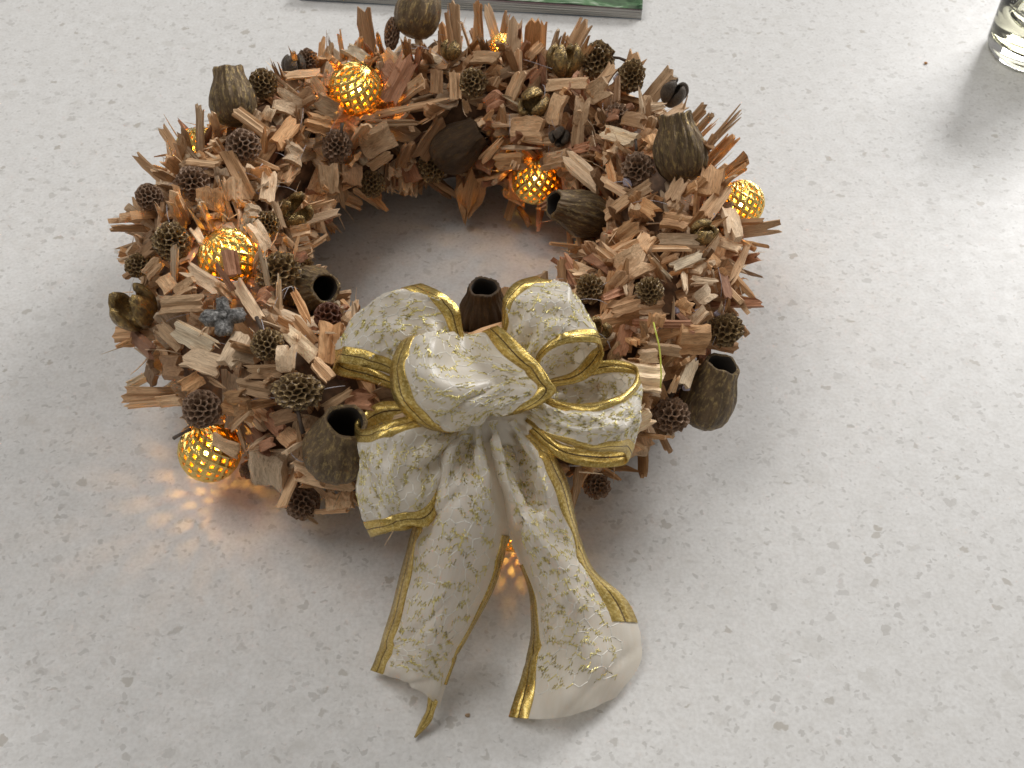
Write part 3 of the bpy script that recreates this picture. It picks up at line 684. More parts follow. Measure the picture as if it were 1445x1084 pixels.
BALLS = [(502, 126, 37, .047, 1.02, 'lit gold filigree ball by the back left rim, brightest of all'),
 (280, 213, 32, .030, 0, 'lit gold ball hidden behind upright chips at the upper left'),
 (322, 364, 41, .042, 1.0, 'lit gold ball on the left, half covered by a short chip'),
 (296, 637, 43, .047, 1.02, 'lit gold ball at the lower left casting amber patches on the counter'),
 (757, 254, 34, .040, 1.02, 'lit gold ball on the back inner slope above the hole'),
 (1046, 287, 32, .046, .6, 'lit gold ball peeping out at the right outer edge'),
 (709, 66, 18, .022, 0, 'gold ball almost buried among chips at the top rim'),
 (722, 752, 26, .044, .8, 'gold ball under the bow, showing between the two ribbon tails')]
for px, py, hr, r, cover, lab in BALLS:
    c = on_ring(px, py, r); z = project(c)[2] / F_PX; rad = min(.0168, hr * z)
    c.z = max(c.z, rad + .001)
    root = empty('light_ball', c, lab, 'light', 'gold fairy light balls in the wreath')
    root.rotation_euler = (random.uniform(-.6, .6), random.uniform(-.6, .6), random.uniform(0, 6)); root.scale = (rad,) * 3
    link(bpy.data.objects.new('ball_shell', BALL), root); link(bpy.data.objects.new('bulb', BULB), root)
    if cover: specials.append((c, rad * cover))
BULB.materials[0] = M_BULB

build_hand_chips()
# --- the bed of chips below those: low, overlapping, turned every way
SP2 = [(project(c), r / project(c)[2] * F_PX, c, r) for c, r in specials]
for bx_, by_, br_ in ((560, 470, 85), (660, 530, 110), (790, 470, 85), (835, 590, 80), (570, 670, 85), (690, 680, 70), (700, 790, 70)):
    bc_ = on_ring(bx_, by_, .052); zb_ = project(bc_)[2]; SP2.append(((bx_, by_, zb_ - .004), br_, bc_, .001))
def blocked(pts):
    for p in pts:
        x, y, z = project(p)
        for (sx, sy, sz), pr, c, r in SP2:
            if (p - c).length < r * .95: return True
            if (x - sx) ** 2 + (y - sy) ** 2 < (pr * .86) ** 2 and z < sz: return True
    return False
def build_bed():
    made = tries = 0
    while made < 1600 and tries < 26000:
        tall = made > 1000
        tries += 1
        a = random.uniform(0, 2 * math.pi); b = random.uniform(-.75, math.pi + .75)
        e = Vector((math.cos(a), math.sin(a), 0)); n = e * math.cos(b) + Vector((0, 0, 1)) * math.sin(b)
        p = e * RING_R + Vector((0, 0, RING_Z)) + n * random.uniform(.032, .038)
        tang = n.orthogonal().normalized(); tang = Matrix.Rotation(random.uniform(0, 6.283), 3, n) @ tang
        L = random.uniform(.021, .044); tilt = random.uniform(.35, 1.35) if random.random() < .5 else random.uniform(1.2, 1.5)
        if tall: tilt = random.uniform(.2, 1.1); L = random.uniform(.026, .046)
        d = n * math.cos(tilt) + tang * math.sin(tilt)
        q = p + d * L
        over = ring_sdf(q) - (random.uniform(.048, .061) if tall else random.uniform(.039, .0475))
        if over > 0: q = q - d * min(over / max(.2, d.dot(n)), L * .6)
        if q.z < .0025 or p.z < .003: continue
        pts = [p.lerp(q, t) for t in (.25, .5, .75, 1.)]
        if blocked(pts): continue
        w = random.uniform(.0036, .0088) if tall else random.uniform(.0065, .0155); t = random.choices('PTOBRC', (24 - 14 * e.x, 34, 20 + 6 * e.x, 12 + 6 * e.y + 4 * e.x, 9 + 5 * e.x, 4 - 3 * e.x))[0]
        nn = n if random.random() < .6 else (n + Vector((random.gauss(0, .6), random.gauss(0, .6), random.gauss(0, .6)))).normalized()
        vis = n.dot((CAM - p).normalized())
        add_chip(p, q, w, random.uniform(.0012, .0032), t, random.choice([x for x in range(NSHAPE) if x % 4 in (0, 1, 2, 2)]) if tall else None, nn, False)
        M, sh, tn, sc = chips[-1]; chips[-1] = (M, sh, tn, sc * max(.05, vis))
        made += 1
build_bed()
chips.sort(key=lambda c: -c[3])
for M, sh, tone, sc in chips[:300]:
    o = link(bpy.data.objects.new('wood_chip', SHAPE_ME[sh]), wreath); o.matrix_world = M; o.color = tone
def build_rest(rest):
    V, Fc, T, Lc = [], [], [], []; base = 0
    for M, sh, tone, sc in rest:
        v, f = SHAPES[sh]; off = Vector((random.uniform(0, 40), random.uniform(0, 40), random.uniform(0, 40)))
        for p in v:
            V.append(M @ Vector(p)); T.extend(tone); Lc.extend(Vector(p) + off)
        Fc += [tuple(base + i for i in q) for q in f]; base += len(v)
    o = mesh_obj('wood_chip_bed', V, Fc, M_WOODJ, wreath)
    at = o.data.attributes.new('tone', 'FLOAT_COLOR', 'POINT'); at.data.foreach_set('color', T)
    at = o.data.attributes.new('local', 'FLOAT_VECTOR', 'POINT'); at.data.foreach_set('vector', Lc)
    o['kind'] = 'stuff'
build_rest(chips[300:])

# --- threads of hot glue
def build_glue():
    k = NT('glue_thread'); k.set(Base_Color=(.85, .83, .88), Roughness=.25, Transmission_Weight=.35, IOR=1.45)
    V, Fc = [], []
    for i in range(70):
        a = random.uniform(0, 6.283); b = random.uniform(.1, math.pi - .1)
        def P(a, b, r): 
            e = Vector((math.cos(a), math.sin(a), 0)); return e * RING_R + Vector((0, 0, RING_Z)) + (e * math.cos(b) + Vector((0, 0, 1)) * math.sin(b)) * r
        p0 = P(a, b, .047); p1 = P(a + random.uniform(-.22, .22), b + random.uniform(-.5, .5), .047)
        mid = (p0 + p1) / 2 + ring_normal((p0 + p1) / 2) * random.uniform(.003, .009) + Vector((random.gauss(0, .003), random.gauss(0, .003), 0))
        pts = [p0 * (1 - t) ** 2 + mid * 2 * t * (1 - t) + p1 * t * t for t in [j / 8 for j in range(9)]]
        v, f = tube_mesh(pts, random.choice([.00011, .00014, .00020]), 4); n = len(V)
        V += v; Fc += [tuple(n + q for q in x) for x in f]
    o = mesh_obj('glue_threads', V, Fc, k.m, wreath, True); o['kind'] = 'stuff'
    k2 = NT('glue_blob'); k2.set(Base_Color=(.70, .66, .78), Roughness=.2, Transmission_Weight=.5, IOR=1.4)
    for px, py, s in [(955,438,5),(1012,443,5),(834,455,4),(968,548,5),(377,545,7),(531,206,6),(1005,305,6),(870,110,6),(640,72,6),(510,685,7),(885,258,6),(366,270,5),(356,330,5),(985,440,6),(290,236,4)]:
        c = on_ring(px, py, .047); z = project(c)[2] / F_PX
        bm = bmesh.new(); bmesh.ops.create_icosphere(bm, subdivisions=2, radius=1)
        for v in bm.verts: v.co *= 1 + .22 * math.sin(3 * v.co.x + px) * math.cos(4 * v.co.y + py)
        me = bpy.data.meshes.new('glue_blob'); bm.to_mesh(me); bm.free(); me.materials.append(k2.m)
        me.polygons.foreach_set('use_smooth', [True] * len(me.polygons))
        o = link(bpy.data.objects.new('glue_blob', me), wreath); o.location = c; o.scale = (s * z, s * z * 1.3, s * z * .7)
        o.rotation_euler = (random.uniform(0, 3), random.uniform(0, 3), 0)
build_glue()
def build_splinters():
    V, Fc, T, Lc = [], [], [], []
    for i in range(420):
        a = random.uniform(0, 6.283); b = random.uniform(-.4, math.pi + .4); e = Vector((math.cos(a), math.sin(a), 0)); n = e * math.cos(b) + Vector((0, 0, 1)) * math.sin(b)
        p = e * RING_R + Vector((0, 0, RING_Z)) + n * random.uniform(.040, .047)
        d = (n * random.uniform(.2, 1) + Vector((random.gauss(0, .6), random.gauss(0, .6), random.gauss(0, .4)))).normalized()
        L = random.uniform(.006, .018); c = Vector((random.gauss(0, .15), random.gauss(0, .15), random.gauss(0, .15)))
        pts = [p + d * L * t + c * L * t * t for t in (0, .33, .67, 1)]
        if min(x.z for x in pts) < .002 or blocked(pts): continue
        r = random.uniform(.00016, .00045); v, f = tube_mesh(pts, [r, r * .9, r * .7, r * .25], 4); k = len(V); tn = tone_of(random.choice('CPPT'))
        V += v; Fc += [tuple(k + q for q in x) for x in f]
        for q in v: T.extend(tn); Lc.extend(q * 60)
    o = mesh_obj('wood_splinters', V, Fc, M_WOODJ, wreath)
    at = o.data.attributes.new('tone', 'FLOAT_COLOR', 'POINT'); at.data.foreach_set('color', T)
    at = o.data.attributes.new('local', 'FLOAT_VECTOR', 'POINT'); at.data.foreach_set('vector', Lc)
    o['kind'] = 'stuff'
build_splinters()
def build_fibre():
    k = NT('yellow_fibre'); k.set(Base_Color=(.62, .66, .10), Roughness=.4)
    P = [on_ring(x, y, .056) for x, y in ((922, 455), (926, 472), (930, 488), (932, 506), (933, 530), (932, 548))]
    v, f = tube_mesh(P, .0004, 5); mesh_obj('stray_fibre', v, f, k.m, wreath, True)
build_fibre()

# ------------------------------------------------------------------ bow
K_PT = on_ring(690, 590, .062); BN = Vector((0, -.55, .835)).normalized()
def q(px, py, rel):
    d = ray(px, py); t = (K_PT - CAM).dot(BN) / d.dot(BN)
    p = CAM + d * t
    return p - d.normalized() * rel
def catmull(P, n):
    """points along a Catmull-Rom spline through the rows of P (k, ..., 3)"""
    k = len(P); ts = np.linspace(0, k - 1, n); out = []
    for t in ts:
        i = min(int(t), k - 2); u = t - i
        p0 = P[i - 1] if i > 0 else 2 * P[0] - P[1]; p3 = P[i + 2] if i + 2 < k else 2 * P[-1] - P[-2]
        p1, p2 = P[i], P[i + 1]
        out.append(.5 * ((2 * p1) + (p2 - p0) * u + (2 * p0 - 5 * p1 + 4 * p2 - p3) * u * u + (3 * p1 - p0 - 3 * p2 + p3) * u ** 3))
    return np.array(out)
bow = empty('ribbon_bow', (K_PT.x, K_PT.y, 0), 'cream ribbon bow with gold wired edges and embroidery on the front of the wreath', 'bow')
BOW_INV = Matrix.Translation(-Vector((K_PT.x, K_PT.y, 0)))
def ribbon(name, rows, trims=((0, 0, 1), (1, 0, 1)), nu=90, nv=33, wrinkle=.0019, seed=0, tw=.14, bare_end=0., label=None, knot=(1, 1)):
    R = np.random.default_rng(seed)
    G = np.array([[tuple(p) for p in r] for r in rows])
    G = catmull(G, nu)                                   # along
    G = np.transpose(catmull(np.transpose(G, (1, 0, 2)), nv), (1, 0, 2))     # across
    def normals(G):
        du = np.gradient(G, axis=0); dv = np.gradient(G, axis=1); n = np.cross(du, dv)
        return n / np.maximum(np.linalg.norm(n, axis=2, keepdims=True), 1e-9)
    N = normals(G)
    U = np.linspace(0, 1, nu)[:, None]; Vv = np.linspace(0, 1, nv)[None, :]
    ph = R.uniform(0, 6.28, 8)
    gather = knot[0] * np.exp(-U * 7) + knot[1] * np.exp(-(1 - U) * 7)
    w = np.sin(Vv * 22 + ph[0] + 2 * np.sin(U * 4 + ph[1])) * gather * 1.6 + .55 * np.sin(Vv * 9 + U * 7 + ph[2]) * np.sin(U * 11 + ph[3]) \
        + .45 * np.sin(U * 23 + Vv * 6 + ph[4]) * np.sin(Vv * 5 + ph[5]) + .3 * np.sin(U * 41 - Vv * 13 + ph[6]) - 1.3 * np.exp(-((np.sin(U * 9 + Vv * 3.2 + ph[7])) / .12) ** 2) * (.4 + .6 * np.sin(Vv * 4 + ph[0]) ** 2)
    w = w * (1 - .75 * np.exp(-((np.minimum(Vv, 1 - Vv)) / .12) ** 2)) + 0 * U
    G = G + N * (w * wrinkle)[:, :, None]
    N = normals(G)
    G[:, :, 2] = np.maximum(G[:, :, 2], .0016)
    s_len = np.concatenate([[0], np.cumsum(np.linalg.norm(np.diff(G[:, nv // 2], axis=0), axis=1))])
    Lg = s_len[-1]
    # cloth
    V = (G - np.array([K_PT.x, K_PT.y, 0])).reshape(-1, 3)
    Fc = [(i * nv + j, i * nv + j + 1, (i + 1) * nv + j + 1, (i + 1) * nv + j) for i in range(nu - 1) for j in range(nv - 1)]
    o = mesh_obj(name, V, Fc, M_SATIN, bow, True)
    uvl = o.data.uv_layers.new(name='UVMap')
    vi = np.array([l.vertex_index for l in o.data.loops]); uv = np.stack([s_len[vi // nv], (vi % nv) / (nv - 1)], -1).astype('f4')
    uvl.data.foreach_set('uv', (uv * np.array([12, 1], 'f4')).ravel())
    at = o.data.attributes.new('sheer', 'FLOAT', 'POINT')
    uu = (np.arange(nu * nv) // nv) / (nu - 1)
    at.data.foreach_set('value', np.clip((uu - (1 - bare_end)) / max(bare_end, 1e-6), 0, 1) * 1.0 if bare_end else np.zeros(nu * nv))
    if label: o['label'] = label
    # sampler
    def S(u, v):
        x = min(max(u, 0), 1) * (nu - 1); y = min(max(v, 0), 1) * (nv - 1)
        i = min(int(x), nu - 2); j = min(int(y), nv - 2); a = x - i; b = y - j
        f = lambda A: (A[i, j] * (1 - a) + A[i + 1, j] * a) * (1 - b) + (A[i, j + 1] * (1 - a) + A[i + 1, j + 1] * a) * b
        return f(G), f(N)
    org = np.array([K_PT.x, K_PT.y, 0])
    # gold braid: a thin slab that wraps each edge
    tw0 = tw
    for tr_ in trims:
        side, u0, u1 = tr_[:3]; tws = tr_[3] if len(tr_) > 3 else tw0; tws = tws if isinstance(tws, tuple) else (tws, tws)
        def profile(tw): return [(-.008, .0), (.0, .0004), (tw * .42, .00055), (tw * .5, .00028), (tw * .58, .00055), (tw, .00040), (tw + .006, 0), (tw, -.00040), (tw * .5, -.0005), (0, -.0004)]
        n = 120; prof = profile(tws[0]); TV, TF = [], []; m = len(prof)
        for i in range(n):
            u = u0 + (u1 - u0) * i / (n - 1)
            for (vv, h) in profile(tws[0] + (tws[1] - tws[0]) * i / (n - 1)):
                v = vv if side == 0 else 1 - vv
                p, nn = S(u, v); TV.append(p + nn * h - org)
        for i in range(n - 1):
            for k in range(m):
                k2 = (k + 1) % m; TF.append((i * m + k, i * m + k2, (i + 1) * m + k2, (i + 1) * m + k))
        t = mesh_obj('gold_trim', TV, TF, M_TRIM, o, True)
        ul = t.data.uv_layers.new(name='UVMap'); vi = np.array([l.vertex_index for l in t.data.loops])
        pv = np.array([max(0, p[0]) / tws[0] for p in prof])
        ul.data.foreach_set('uv', np.stack([(u0 + (u1 - u0) * (vi // m) / (n - 1)) * Lg, pv[vi % m]], -1).astype('f4').ravel())
    tw = tw0
    # embroidery: net of white thread with gold squiggles
    Wd = .056; cell = .0036; paths_w, paths_g = [], []
    ue = 1 - bare_end * .9
    nrow = int(Lg / (cell * 1.5)) + 1; ncol = int(Wd / (cell * 1.732)) + 1
    jit = lambda: R.normal(0, .00045)
    nodes = {}
    def node(sx, ty):
        key = (round(sx * 1e5), round(ty * 1e5))
        if key not in nodes: nodes[key] = ((sx + jit()) / Lg, (ty + jit() * 1.4) / Wd)
        return nodes[key]
    seen = set()
    for a in range(nrow + 1):
        for b in range(-1, ncol + 1):
            cx = a * cell * 1.5; cy = (b + .5 * (a % 2)) * cell * 1.732
            hexv = [node(cx + cell * math.cos(k * math.pi / 3), cy + cell * math.sin(k * math.pi / 3)) for k in range(6)]
            for k in range(6):
                e = (hexv[k], hexv[(k + 1) % 6]); key = frozenset(e)
                if key in seen: continue
                seen.add(key)
                if all(tw < q_[1] < 1 - tw and 0 <= q_[0] <= ue for q_ in e):
                    r = R.random()
                    if r < .82: paths_w.append([e[0], e[1]])
                    elif r < .94: paths_g.append([e[0], e[1]])
            for _ in range(1 + (R.random() < .7)):                          # squiggles
                c = hexv[R.integers(6)]; ang = R.normal(1.25, .55); ln = R.uniform(.003, .0065); kz = R.integers(5, 9); pts = []
                for z_ in range(kz):
                    t = z_ / (kz - 1) - .5; am = (.00085 if z_ % 2 else -.00085) * R.uniform(.4, 1.5)
                    pts.append((c[0] + (math.cos(ang) * t * ln - math.sin(ang) * am) / Lg, c[1] + (math.sin(ang) * t * ln + math.cos(ang) * am) / Wd))
                if all(tw < q_[1] < 1 - tw and 0 <= q_[0] <= ue for q_ in pts): paths_g.append(pts)
    for nm, paths, rad, mt in (('white_embroidery', paths_w, .00021, M_THREADW), ('gold_embroidery', paths_g, .00026, M_THREADG)):
        EV, EF = [], []
        for pth in paths:
            pp = []
            for (ua, va), (ub, vb) in zip(pth[:-1], pth[1:]):
                pp.append((ua, va)); 
                if len(pth) == 2: pp += [(ua * (1 - t) + ub * t, va * (1 - t) + vb * t) for t in (.33, .67)]
            pp.append(pth[-1])
            sm = [S(*x) for x in pp]
            P3 = [Vector(s[0] - org) for s in sm]
            v, f = tube_mesh(P3, rad, 4); b = len(EV); EV += v; EF += [tuple(b + q_ for q_ in x) for x in f]
        e = mesh_obj(nm, EV, EF, mt, o, True); e['kind'] = 'stuff'
    return o

Q = lambda *pts: [q(*p) for p in pts]
def build_knot():
    bm = bmesh.new(); bmesh.ops.create_icosphere(bm, subdivisions=5, radius=1); c = q(686, 590, .002) - Vector((K_PT.x, K_PT.y, 0))
    X = RT; Y = (UP * .9 + FW * .2).normalized(); Z = X.cross(Y)
    for v in bm.verts:
        p = v.co; a = math.atan2(p.y, p.x); d = 1 + .10 * math.sin(11 * a + 3 * p.z) + .06 * math.sin(19 * a)
        v.co = c + X * (p.x * .019 * d) + Y * (p.y * .013 * d) + Z * (p.z * .011)
    me = bpy.data.meshes.new('knot'); bm.to_mesh(me); bm.free(); me.materials.append(M_SATIN)
    me.polygons.foreach_set('use_smooth', [True] * len(me.polygons)); link(bpy.data.objects.new('knot', me), bow)
build_knot()
H = lambda *pts: [at_h(*p) for p in pts]
ribbon('ribbon_loop', [
 Q((604,530,-.010),(640,512,-.012),(668,506,-.012),(700,505,-.010)),
 Q((588,490,.002),(625,478,.0),(662,480,-.004),(698,472,.002)),
 Q((568,482,.014),(612,466,.016),(655,475,.000),(706,462,.015)),
 Q((553,512,.021),(606,498,.032),(672,505,.010),(750,503,.027)),
 Q((553,548,.023),(618,545,.037),(712,530,.016),(775,536,.030)),
 Q((570,584,.021),(640,574,.032),(722,552,.024),(783,555,.026)),
 Q((612,608,.015),(655,600,.022),(705,577,.024),(745,579,.019)),
 Q((652,607,.006),(668,600,.010),(690,591,.010),(706,585,.008)),
 Q((668,602,-.006),(675,600,-.006),(684,597,-.006),(692,594,-.006))], seed=1, label='front loop folded over the knot of the bow', knot=(0, .8))
ribbon('ribbon_loop', [
 Q((600,560,-.002),(620,545,0),(640,530,0),(660,510,-.004)),
 Q((555,530,.006),(580,500,0.0101),(615,475,0.0101),(652,462,.004)),
 Q((515,518,.008),(540,470,0.0130),(585,440,0.0130),(645,432,.008)),
 Q((482,512,.006),(505,462,0.0086),(552,422,0.0086),(618,410,.008)),
 Q((473,514,-.004),(490,466,.0),(533,420,.0),(592,402,-.002)),
 Q((476,529,-.012),(510,482,-.014),(552,442,-.014),(602,420,-.012)),
 Q((520,540,-.016),(550,502,-.018),(590,472,-.018),(640,452,-.016)),
 Q((600,565,-.012),(620,550,-.012),(640,535,-.012),(660,520,-.012))], seed=2, label='upper left loop of the bow')
ribbon('ribbon_loop', [
 Q((700,520,-.004),(715,525,-.002),(735,530,0),(758,538,.002)),
 Q((708,460,.004),(730,475,0.0086),(750,490,0.0115),(765,506,0.0115)),
 Q((712,418,.008),(745,435,0.0130),(775,460,0.0158),(790,488,0.0158)),
 Q((730,397,.006),(775,412,0.0101),(808,440,0.0130),(825,483,0.0130)),
 Q((757,391,-.004),(800,412,.0),(832,448,.002),(847,488,.006)),
 Q((752,402,-.016),(795,427,-.014),(830,464,-.010),(850,508,-.004)),
 Q((735,440,-.02),(765,470,-.02),(795,500,-.016),(828,534,-.008)),
 Q((710,500,-.02),(730,510,-.018),(755,525,-.014),(785,547,-.006)),
 Q((700,540,-.015),(715,545,-.014),(735,550,-.012),(755,556,-.008))], seed=3, label='upper right loop of the bow, open towards the viewer')
ribbon('ribbon_loop', [
 Q((750,546,.004),(748,562,.006),(744,578,.006),(738,593,.004)),
 Q((790,567,.014),(785,585,.018),(782,602,.018),(775,616,.012)),
 Q((840,569,.018),(838,592,.024),(835,612,.024),(825,634,.016)),
 Q((878,556,.012),(884,580,.016),(880,605,.016),(862,637,.012)),
 Q((897,535,.0),(905,562,.0),(900,597,.0),(882,640,.0)),
 Q((893,515,-.012),(898,550,-.012),(895,600,-.014),(880,656,-.012)),
 Q((860,508,-.018),(862,550,-.02),(860,600,-.022),(840,660,-.016)),
 Q((805,520,-.018),(805,560,-.02),(800,600,-.022),(792,648,-.016)),
 Q((760,545,-.012),(755,560,-.014),(750,580,-.014),(742,605,-.012))], seed=4, label='right loop of the bow with both gold edges showing')
ribbon('ribbon_loop', [
 Q((640,590,.002),(640,605,.004),(640,620,.004),(640,640,0)),
 Q((590,585,.012),(592,630,.016),(600,680,.014),(610,735,.010)),
 Q((545,596,.016),(548,645,.022),(560,700,.020),(575,742,.014)),
 Q((515,606,.010),(520,650,.016),(530,705,.016),(545,752,.012)),
 Q((504,600,-.002),(506,650,.002),(507,705,.004),(524,758,.002)),
 Q((512,583,-.012),(520,640,-.012),(525,700,-.010),(545,750,-.008)),
 Q((545,566,-.014),(555,630,-.016),(565,690,-.014),(590,738,-.012)),
 Q((620,575,-.010),(625,600,-.010),(630,625,-.010),(635,650,-.010))], seed=5, label='lower left loop of the bow')
ZK = K_PT.z
left_tail = ribbon('ribbon_tail', [
 H((652,598,ZK+.004),(661,597,ZK+.008),(669,596,ZK+.006),(678,596,ZK+.008),(688,596,ZK+.004)),
 H((622,645,.080),(640,640,.094),(660,640,.088),(678,645,.095),(702,650,.086)),
 H((598,700,.066),(622,690,.086),(652,688,.088),(684,694,.090),(714,700,.074)),
 H((578,762,.048),(604,755,.070),(642,750,.079),(684,755,.074),(717,760,.050)),
 H((560,832,.031),(590,828,.052),(628,826,.061),(666,830,.053),(694,835,.030)),
 H((541,898,.015),(571,898,.032),(605,901,.042),(636,903,.034),(657,903,.016)),
 H((532,924,.009),(562,930,.022),(595,938,.030),(622,942,.025),(640,936,.012)),
 H((524,946,.004),(552,956,.012),(580,966,.018),(606,985,.015),(620,1000,.006))], trims=((0, 0, 1), (1, .42, .93, (.08, .05))), seed=6, tw=.14, bare_end=.07,
 label='left ribbon tail of the bow with a curled tip', knot=(1.4, .2), wrinkle=.0016)
def build_curl():
    rows = [((604,978,.0125),(618,990,.012)),((602,1000,.009),(613,1004,.010)),((597,1011,.006),(611,1012,.008)),((591,1023,.0035),(607,1020,.006)),((587,1033,.0025),(598,1030,.004)),((584,1042,.002),(586,1041,.0022))]
    G = catmull(np.array([[tuple(at_h(*p)) for p in r] for r in rows]), 24); org = np.array([K_PT.x, K_PT.y, 0]); V, Fc, T = [], [], []
    for i, (a, b) in enumerate(G):
        for k in range(5):
            t = k / 4; p = a * (1 - t) + b * t; p = p + np.array([0, 0, .0016 * math.sin(math.pi * t)])
            V += [p - org, p - org - np.array([0, 0, .0006])]; T += [(i / 23 * .02, t)] * 2
    for i in range(23):
        for k in range(4):
            a = (i * 5 + k) * 2; b = a + 10
            Fc += [(a, b, b + 2, a + 2), (a + 1, a + 3, b + 3, b + 1)]
        a = i * 10; Fc += [(a, a + 1, a + 11, a + 10), (a + 8, a + 18, a + 19, a + 9)]
    o = mesh_obj('gold_trim', V, Fc, M_TRIM, left_tail, True)
    ul = o.data.uv_layers.new(name='UVMap'); ul.data.foreach_set('uv', np.array([T[l.vertex_index] for l in o.data.loops], 'f4').ravel())
build_curl()
ribbon('ribbon_tail', [
 H((688,597,ZK+.004),(697,597,ZK+.008),(706,597,ZK+.005),(716,597,ZK+.008),(727,598,ZK+.003)),
 H((682,650,.080),(708,640,.097),(725,645,.080),(750,640,.090),(768,632,.078)),
 H((698,700,.064),(722,695,.089),(742,700,.070),(770,690,.076),(796,668,.062)),
 H((720,762,.046),(742,755,.073),(768,752,.070),(795,745,.060),(812,735,.049)),
 H((746,832,.024),(765,825,.050),(795,815,.057),(822,805,.046),(836,800,.035)),
 H((750,890,.011),(775,880,.033),(812,870,.041),(848,858,.029),(890,857,.015)),
 H((738,950,.005),(772,945,.016),(815,935,.025),(860,925,.018),(906,928,.006)),
 H((718,1012,.003),(755,1015,.007),(795,1012,.012),(835,1000,.010),(868,985,.004))], trims=((0, .5, 1, (.05, .19)), (1, 0, .76, (.10, .20))), seed=7, tw=.14, bare_end=.075,
 label='right ribbon tail of the bow spreading onto the counter', knot=(1.4, .2), wrinkle=.0016)

# ------------------------------------------------------------------ magazine behind the wreath
def build_magazine():
    c = at_h(905, 28, 0); l = at_h(640, 13, 0); ex = (l - c).normalized(); ey = Vector((0, 0, 1)).cross(ex) * -1
    if ey.y < 0: ey = -ey
    root = empty('magazine', c, 'glossy magazine with a leafy green cover lying behind the wreath', 'magazine')
    Wm, Hm = .27, .20
    kp = NT('paper'); oi = kp.n('ShaderNodeObjectInfo'); kp.l(oi.outputs['Color'], kp.b.inputs['Base Color']); kp.set(Roughness=.5)
    def sheet(name, z0, th, mat, inset, wave, ph):
        nx, ny = 40, 8; V, Fc = [], []
        for s in (0, 1):
            for i in range(nx + 1):
                for j in range(ny + 1):
                    u, v = i / nx, j / ny
                    z = z0 + s * th + wave * (math.sin(u * 5 + ph) * .5 + .5) * (1 - v) + .0012 * (u * (1 - u)) * 4 * (z0 / .005)
                    V.append(ex * (u * (Wm - inset)) + ey * (v * Hm + inset * .6 * math.sin(u * 9 + ph * 3)) + Vector((0, 0, z)))
        N = (nx + 1) * (ny + 1); I = lambda s, i, j: s * N + i * (ny + 1) + j
        for i in range(nx):
            for j in range(ny):
                Fc.append((I(0, i, j), I(0, i, j + 1), I(0, i + 1, j + 1), I(0, i + 1, j))); Fc.append((I(1, i, j), I(1, i + 1, j), I(1, i + 1, j + 1), I(1, i, j + 1)))
            Fc.append((I(0, i, 0), I(0, i + 1, 0), I(1, i + 1, 0), I(1, i, 0))); Fc.append((I(0, i, ny), I(1, i, ny), I(1, i + 1, ny), I(0, i + 1, ny)))
        for j in range(ny):
            Fc.append((I(0, 0, j), I(1, 0, j), I(1, 0, j + 1), I(0, 0, j + 1))); Fc.append((I(0, nx, j), I(0, nx, j + 1), I(1, nx, j + 1), I(1, nx, j)))
        return mesh_obj(name, V, Fc, mat, root)
    shades = [(.62, .62, .58), (.50, .51, .49), (.68, .68, .64), (.46, .47, .45), (.56, .56, .53), (.66, .67, .63), (.48, .47, .46), (.60, .60, .57), (.53, .54, .52), (.30, .20, .22)]
    z = .0008
    for k, sc in enumerate(shades):
        o = sheet('page', z, .00060, kp.m, .0005 + .0009 * random.random(), .0003 * k / 10, k); o.color = (*sc, 1); z += .00072
    kc = NT('leafy_cover'); tc = kc.n('ShaderNodeTexCoord').outputs['Object']
    n1 = kc.noise(kc.mapping(tc, (26, 70, 1)), 1, 4, .6, 1.2); n2 = kc.noise(kc.mapping(tc, (60, 40, 1)), 1, 3, .5, .8)
    c1 = kc.ramp(n1.outputs[0], [(.42, (.004, .012, .006)), (.49, (.014, .055, .018)), (.55, (.06, .15, .06)), (.60, (.34, .42, .31)), (.68, (.66, .70, .64))])
    c2 = kc.mix(.2, c1.outputs[0], kc.ramp(n2.outputs[0], [(.4, (.02, .07, .02)), (.6, (.42, .6, .36))]).outputs[0])
    kc.l(c2, kc.b.inputs['Base Color']); kc.set(Roughness=.22)
    sheet('cover', z, .0003, kc.m, .0002, .0006, .4)
    kb = NT('back_cover'); kb.set(Base_Color=(.35, .42, .50), Roughness=.3)
    sheet('back_cover', .0001, .0003, kb.m, .0, 0, 0)
build_magazine()

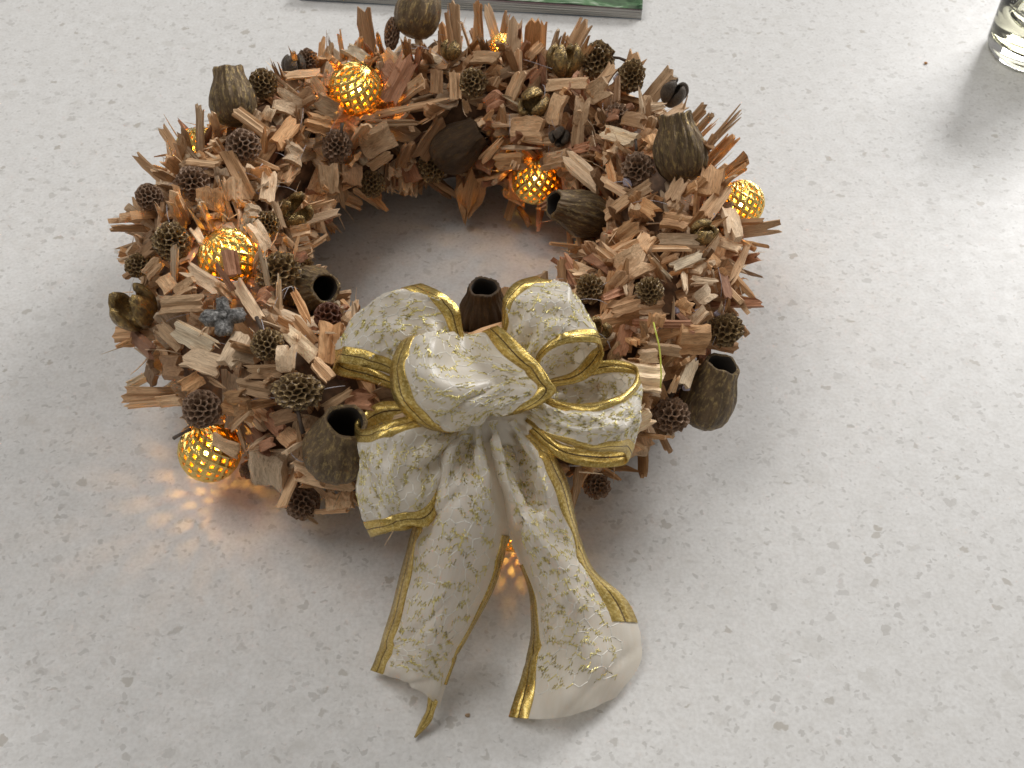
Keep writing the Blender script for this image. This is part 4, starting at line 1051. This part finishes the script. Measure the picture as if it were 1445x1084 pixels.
# ------------------------------------------------------------------ tumbler of pale wine
def lathe(name, prof, mat, parent, ns=72):
    V, Fc = [], []
    for r, z in prof:
        for i in range(ns):
            a = 2 * math.pi * i / ns; V.append((r * math.cos(a), r * math.sin(a), z))
    for k in range(len(prof) - 1):
        for i in range(ns):
            j = (i + 1) % ns; Fc.append((k * ns + i, k * ns + j, (k + 1) * ns + j, (k + 1) * ns + i))
    return mesh_obj(name, V, Fc, mat, parent, True)
def build_tumbler():
    c = at_h(1456, 74, 0)
    root = empty('tumbler', c, 'clear glass tumbler of pale yellow drink at the upper right edge', 'glass')
    kg = NT('clear_glass'); kg.set(Base_Color=(1., 1., 1.), Roughness=0., IOR=1.48, Transmission_Weight=1.)
    kl = NT('pale_wine'); kl.set(Base_Color=(.97, .955, .74), Roughness=0., IOR=1.34, Transmission_Weight=1.)
    R = .034; t = .0022
    prof = [(0, .0012), (R * .70, .0012), (R * .80, .0003), (R * .9, .0006), (R * .97, .003), (R, .007), (R * 1.005, .03), (R * 1.02, .085), (R * 1.02 - t * .5, .0862),
            (R * 1.02 - t, .085), (R * 1.005 - t, .03), (R - t, .0165), (R - t - .003, .0125), (R * .7, .0108), (0, .0100)]
    lathe('glass_body', prof, kg.m, root)
    e = .0004
    lathe('drink', [(0, .0100 - e), (R * .7, .0108 - e), (R - t - .003 + e, .0125 - e), (R - t + e, .0165), (R * 1.005 - t + e, .03), (R * 1.008 - t + e, .042), (R * 1.0 - t - .001, .0415), (0, .0413)], kl.m, root)
build_tumbler()

# ------------------------------------------------------------------ crumbs on the counter
def build_crumbs():
    for px, py, sz, col, lab in [(1306, 90, .0011, (.50, .22, .05), 'tiny orange crumb on the counter left of the tumbler'), (660, 1010, .0009, (.36, .25, .15), 'tiny tan wood crumb on the counter below the bow')]:
        k = NT('crumb'); k.set(Base_Color=col, Roughness=.7)
        bm = bmesh.new(); bmesh.ops.create_icosphere(bm, subdivisions=2, radius=sz)
        for v in bm.verts: v.co = Vector((v.co.x * 1.3, v.co.y, v.co.z * .7)) * random.uniform(.75, 1.2)
        me = bpy.data.meshes.new('crumb'); bm.to_mesh(me); bm.free(); me.materials.append(k.m)
        o = link(bpy.data.objects.new('crumb', me)); o.location = at_h(px, py, 0) + Vector((0, 0, sz * .6)); o['label'] = lab; o['category'] = 'crumb'
build_crumbs()
